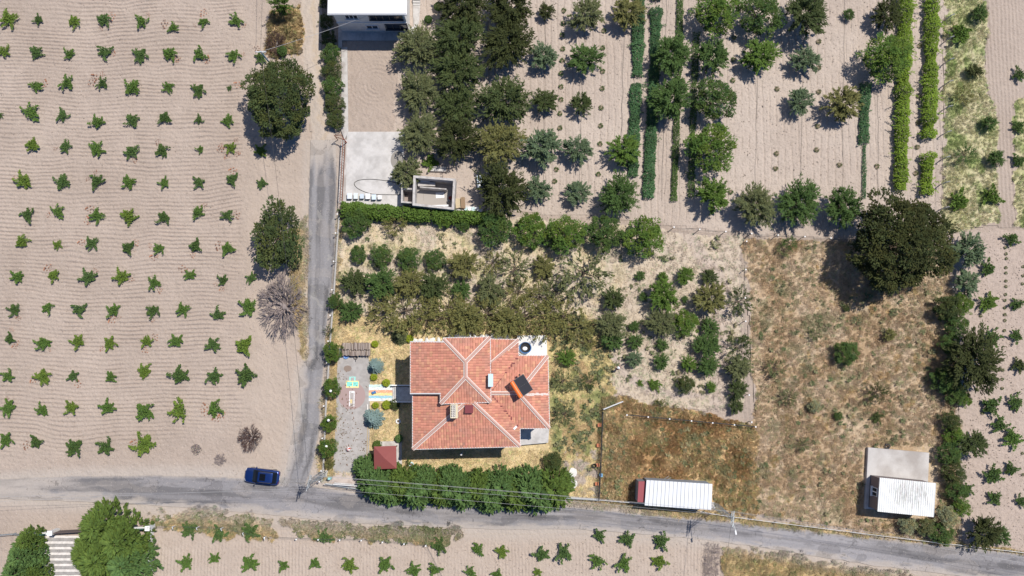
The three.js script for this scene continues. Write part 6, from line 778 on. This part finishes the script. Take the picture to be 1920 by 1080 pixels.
// ---------- grass and weeds (uncountable) ----------
{
  const tuft = (seed, n, len, wid, lean) => { const r = rng(seed), pos = [], nor = []; for (let k = 0; k < n; k++) { const a = r() * 6.283, b = a + 1.57 + (r() - .5), x = (r() - .5) * .3, z = (r() - .5) * .3, L = len * (.6 + r() * .7), l = lean * (.5 + r()), w = wid * (.7 + r() * .6); const tx = x + Math.cos(a) * l * L, tz = z + Math.sin(a) * l * L; pos.push(x - Math.cos(b) * w, 0, z - Math.sin(b) * w, x + Math.cos(b) * w, 0, z + Math.sin(b) * w, tx, L, tz); } const g = new THREE.BufferGeometry(); g.setAttribute('position', new THREE.Float32BufferAttribute(pos, 3)); g.computeVertexNormals(); return g; };
  const mT = new THREE.MeshStandardMaterial({ color: 0xffffff, roughness: .9, side: THREE.DoubleSide });
  const field = (name, label, zone, count, geo, seed, shade, sc = 1, skip) => {
    const r = rng(seed), b = bbs[zone], M = [], C = [], d = new THREE.Object3D(); let tries = 0;
    while (M.length < count && tries++ < count * 6) { const x = lerp(b[0] - 40, b[1] + 40, r()), y = lerp(b[2] - 20, b[3] + 20, r()); if (x < -60 || x > 1990 || y < -50 || y > 1130 || !inside(G[zone], ...(/south/.test(zone) ? vergeWarp(x, y) : [x + (fbm(x * .045, y * .045, 1) - .5) * 22, y + (fbm(x * .045, y * .045, 5) - .5) * 18])) || (skip && skip(x, y, r))) continue; const dens = fbm(x * .05, y * .05, seed); if (dens < .12 + r() * .3) continue; const p = P(x, y), c = ground(x, y), k = shade * (.75 + r() * .5), gr = r() < .18 ? .75 : 1; d.position.set(p[0], .0, p[2]); d.rotation.set(0, r() * 6.283, 0); const s = sc * (.6 + r() * .8); d.scale.set(s, s * (.6 + .7 * dens), s); d.updateMatrix(); M.push(d.matrix.clone()); C.push([c[0] * k * gr, c[1] * k * (gr < 1 ? .95 : 1), c[2] * k * gr]); }
    const im = new THREE.InstancedMesh(geo, mT, M.length); M.forEach((m, i) => { im.setMatrixAt(i, m); im.setColorAt(i, col(...C[i])); }); im.name = numbered(name); im.castShadow = im.receiveShadow = true; scene.add(im); tag(im, label, 'grass', null, 'stuff'); return M.length;
  };
  const house = (x, y) => (x > 770 && x < 1030 && y > 634 && y < 845) || inside(G.yard, x, y) || (x > 685 && x < 790 && y > 718 && y < 756);
  const tA = tuft(1, 16, .34, .022, .75), tB = tuft(2, 14, .2, .02, 1.1), tC = tuft(3, 18, .5, .03, .55);
  field('dry_grass', 'dry brown grass covering the meadow', 'meadow', 15000, tA, 11, 1.25, .85, (x, y) => x > 1618 && x < 1758 && y > 836 && y < 972);
  field('dry_grass', 'rusty tall dry weeds filling the pen', 'pen', 6000, tC, 12, 1.2, .75, (x, y) => x > 1190 && x < 1340 && y > 898 && y < 962);
  field('dry_grass', 'short bleached straw of the lawn', 'lawn', 8000, tB, 13, 1.2, .8, house);
  field('dry_grass', 'thin straw grass of the garden', 'garden', 8000, tB, 14, 1.2, .9);
  field('dry_grass', 'pale grass of the strip at top right', 'rightGrass', 4500, tA, 15, 1.25, .75); field('dry_grass', 'pale grass at the upper right edge', 'rightGrass2', 1600, tA, 16, 1.25, .75);
  field('dry_grass', 'dry weeds below the road at left', 'southVerge', 1500, tC, 17, 1.2, .7); field('dry_grass', 'dry weeds below the road at centre', 'southVerge2', 2400, tC, 18, 1.2, .7);
  field('dry_grass', 'straw grass at the lower right corner', 'southRight', 4500, tA, 19, 1.25, .8); field('dry_grass', 'straw verge above the main road at right', 'northVerge', 2500, tB, 20, 1.1, 1);
  field('dry_grass', 'dry scrub beside the dirt track', 'scrub', 700, tC, 21, 1.05, .8); field('dry_grass', 'straw strip beside the lane', 'strip', 700, tB, 22, 1.1, 1); field('dry_grass', 'straw along the yard fence', 'kerbside', 900, tB, 23, 1.05, 1);
  // clods and pebbles on the tilled soil, dry cuttings beside the vines
  const rock = new THREE.DodecahedronGeometry(1, 0), mRock = new THREE.MeshStandardMaterial({ color: 0xffffff, roughness: 1 });
  const strew = (name, label, cat, geo, mt, n, seed, place, color) => { const q = rng(seed), im = new THREE.InstancedMesh(geo, mt, n), d = new THREE.Object3D(); for (let i = 0; i < n; i++) { place(q, d, i); d.updateMatrix(); im.setMatrixAt(i, d.matrix); im.setColorAt(i, col(...color(q))); } im.name = numbered(name); im.castShadow = im.receiveShadow = true; scene.add(im); tag(im, label, cat, null, 'stuff'); };
  const inBox = (x0, x1, y0, y1) => (q, d) => { const p = P(lerp(x0, x1, q()), lerp(y0, y1, q())), s = .022 + Math.pow(q(), 5) * .065; d.position.set(p[0], .01, p[2]); d.rotation.set(q() * 3, q() * 3, q() * 3); d.scale.set(s, s * .7, s * (.7 + q() * .5)); };
  const soilC = q => mul([.42, .355, .305], .72 + q() * .45);
  strew('soil_clods', 'small clods scattered over the ploughed field', 'clods', rock, mRock, 9000, 501, inBox(-20, 560, -10, 890), soilC);
  strew('soil_clods', 'small clods scattered over the upper orchard', 'clods', rock, mRock, 6000, 502, inBox(970, 1770, -10, 440), soilC);
  strew('soil_clods', 'small clods scattered over the lower field', 'clods', rock, mRock, 3000, 503, inBox(290, 1340, 1010, 1090), soilC);
  strew('soil_clods', 'small clods scattered over the right field', 'clods', rock, mRock, 3500, 504, inBox(1800, 1940, 440, 1030), soilC);
  const dry = new Leaves(), dq = rng(88); for (let k = 0; k < 14; k++) dry.leaf((dq() - .5) * .8, .03 + dq() * .08, (dq() - .5) * .6, dq() - .5, .1, dq() - .5, .2, .1, dq(), [1, 1, 1]); const dg = dry.build(); dg.deleteAttribute('color'); const flat = vineRows.flat();
  strew('dry_cuttings', 'reddish dry cuttings lying beside the vines', 'cuttings', dg, mT, 70, 505, (q, d) => { const v = flat[Math.floor(q() * flat.length)], a = q() * 6.283, p = P(v[0] + Math.cos(a) * 18, v[1] + Math.sin(a) * 17); d.position.set(p[0], .02, p[2]); d.rotation.set(0, q() * 6, 0); d.scale.setScalar(.6 + q() * .8); }, q => mul([.36, .17, .10], .7 + q() * .6));
  // drip hoses along the orchard columns
  [[1024, 1019, 'the blue-green trees'], [1098, 1085, 'the seedling pits'], [1172, 1163, 'the column left of the crop rows'], [1252, 1240, 'the trees among the crop rows'], [1425, 1415, 'the short column near top centre-right'], [1508, 1500, 'the shaded round trees'], [1585, 1578, 'the column left of the grape rows'], [1648, 1646, 'the tree touching the grape row']].forEach(([x0, x1, l], k) => { const pts = []; for (let i = 0; i <= 14; i++) { const y = -30 + i * 29; pts.push(P(lerp(x0, x1, i / 14) + (hash(i, k, 31) - .5) * 3, y, .03)); } const h = obj('drip_hose', tube(pts, .013, 70, 5), mBlack); tag(h, `thin black drip hose along ${l}`, 'hose', 'drip hoses'); });
  // broad-leaved weeds
  const wl = new Leaves(), r = rng(77); for (let k = 0; k < 26; k++) { const a = r() * 6.283; wl.leaf(Math.cos(a) * .12 * r(), .05 + r() * .25, Math.sin(a) * .12 * r(), Math.cos(a), .3 + r() * .6, Math.sin(a), .2 + r() * .14, .1, (r() - .5), [1, 1, 1]); } const wg = wl.build(); wg.deleteAttribute('color');
  const patches = [['meadow', 'grey green weeds dotted over the meadow', 420, 63, .5], ['pen', 'green weeds dotted over the pen', 260, 75, .52], ['southVerge2', 'green weeds in the roadside strip', 260, 83, .5], ['southVerge', 'green weeds at the wire fence', 110, 84, .5], ['garden', 'low green weeds of the garden', 420, 45, .6], ['lawn', 'green weeds right of the house', 330, 57, .5]];
  for (const [zone, label, n, s, th] of patches) { const b = bbs[zone], M = [], C = [], d = new THREE.Object3D(), q = rng(s); let tries = 0; while (M.length < n && tries++ < n * 40) { const x = lerp(b[0], b[1], q()), y = lerp(b[2], b[3], q()); if (y > 1110 || !inside(G[zone], x, y) || fbm(x * .035, y * .035, 65) < th - .14 + q() * .3 || (zone === 'lawn' && (x < 1035 || y > 880)) || (zone === 'pen' && x > 1190 && x < 1340 && y > 898) || (zone === 'meadow' && x > 1618 && x < 1758 && y > 836 && y < 972)) continue; const p = P(x, y); d.position.set(p[0], 0, p[2]); d.rotation.y = q() * 6; const k = .45 + q() * .8; d.scale.setScalar(k); d.updateMatrix(); M.push(d.matrix.clone()); const g = .7 + q() * .5, dry = q(); C.push([lerp(.11, .24, dry) * g, lerp(.15, .22, dry) * g, lerp(.06, .12, dry) * g]); } const im = new THREE.InstancedMesh(wg, mT, M.length); M.forEach((m, i) => { im.setMatrixAt(i, m); im.setColorAt(i, col(...C[i])); }); im.name = numbered('low_weeds'); im.castShadow = im.receiveShadow = true; scene.add(im); tag(im, label, 'weeds', null, 'stuff'); }
}
console.log('done');
renderer.render(scene, camera);
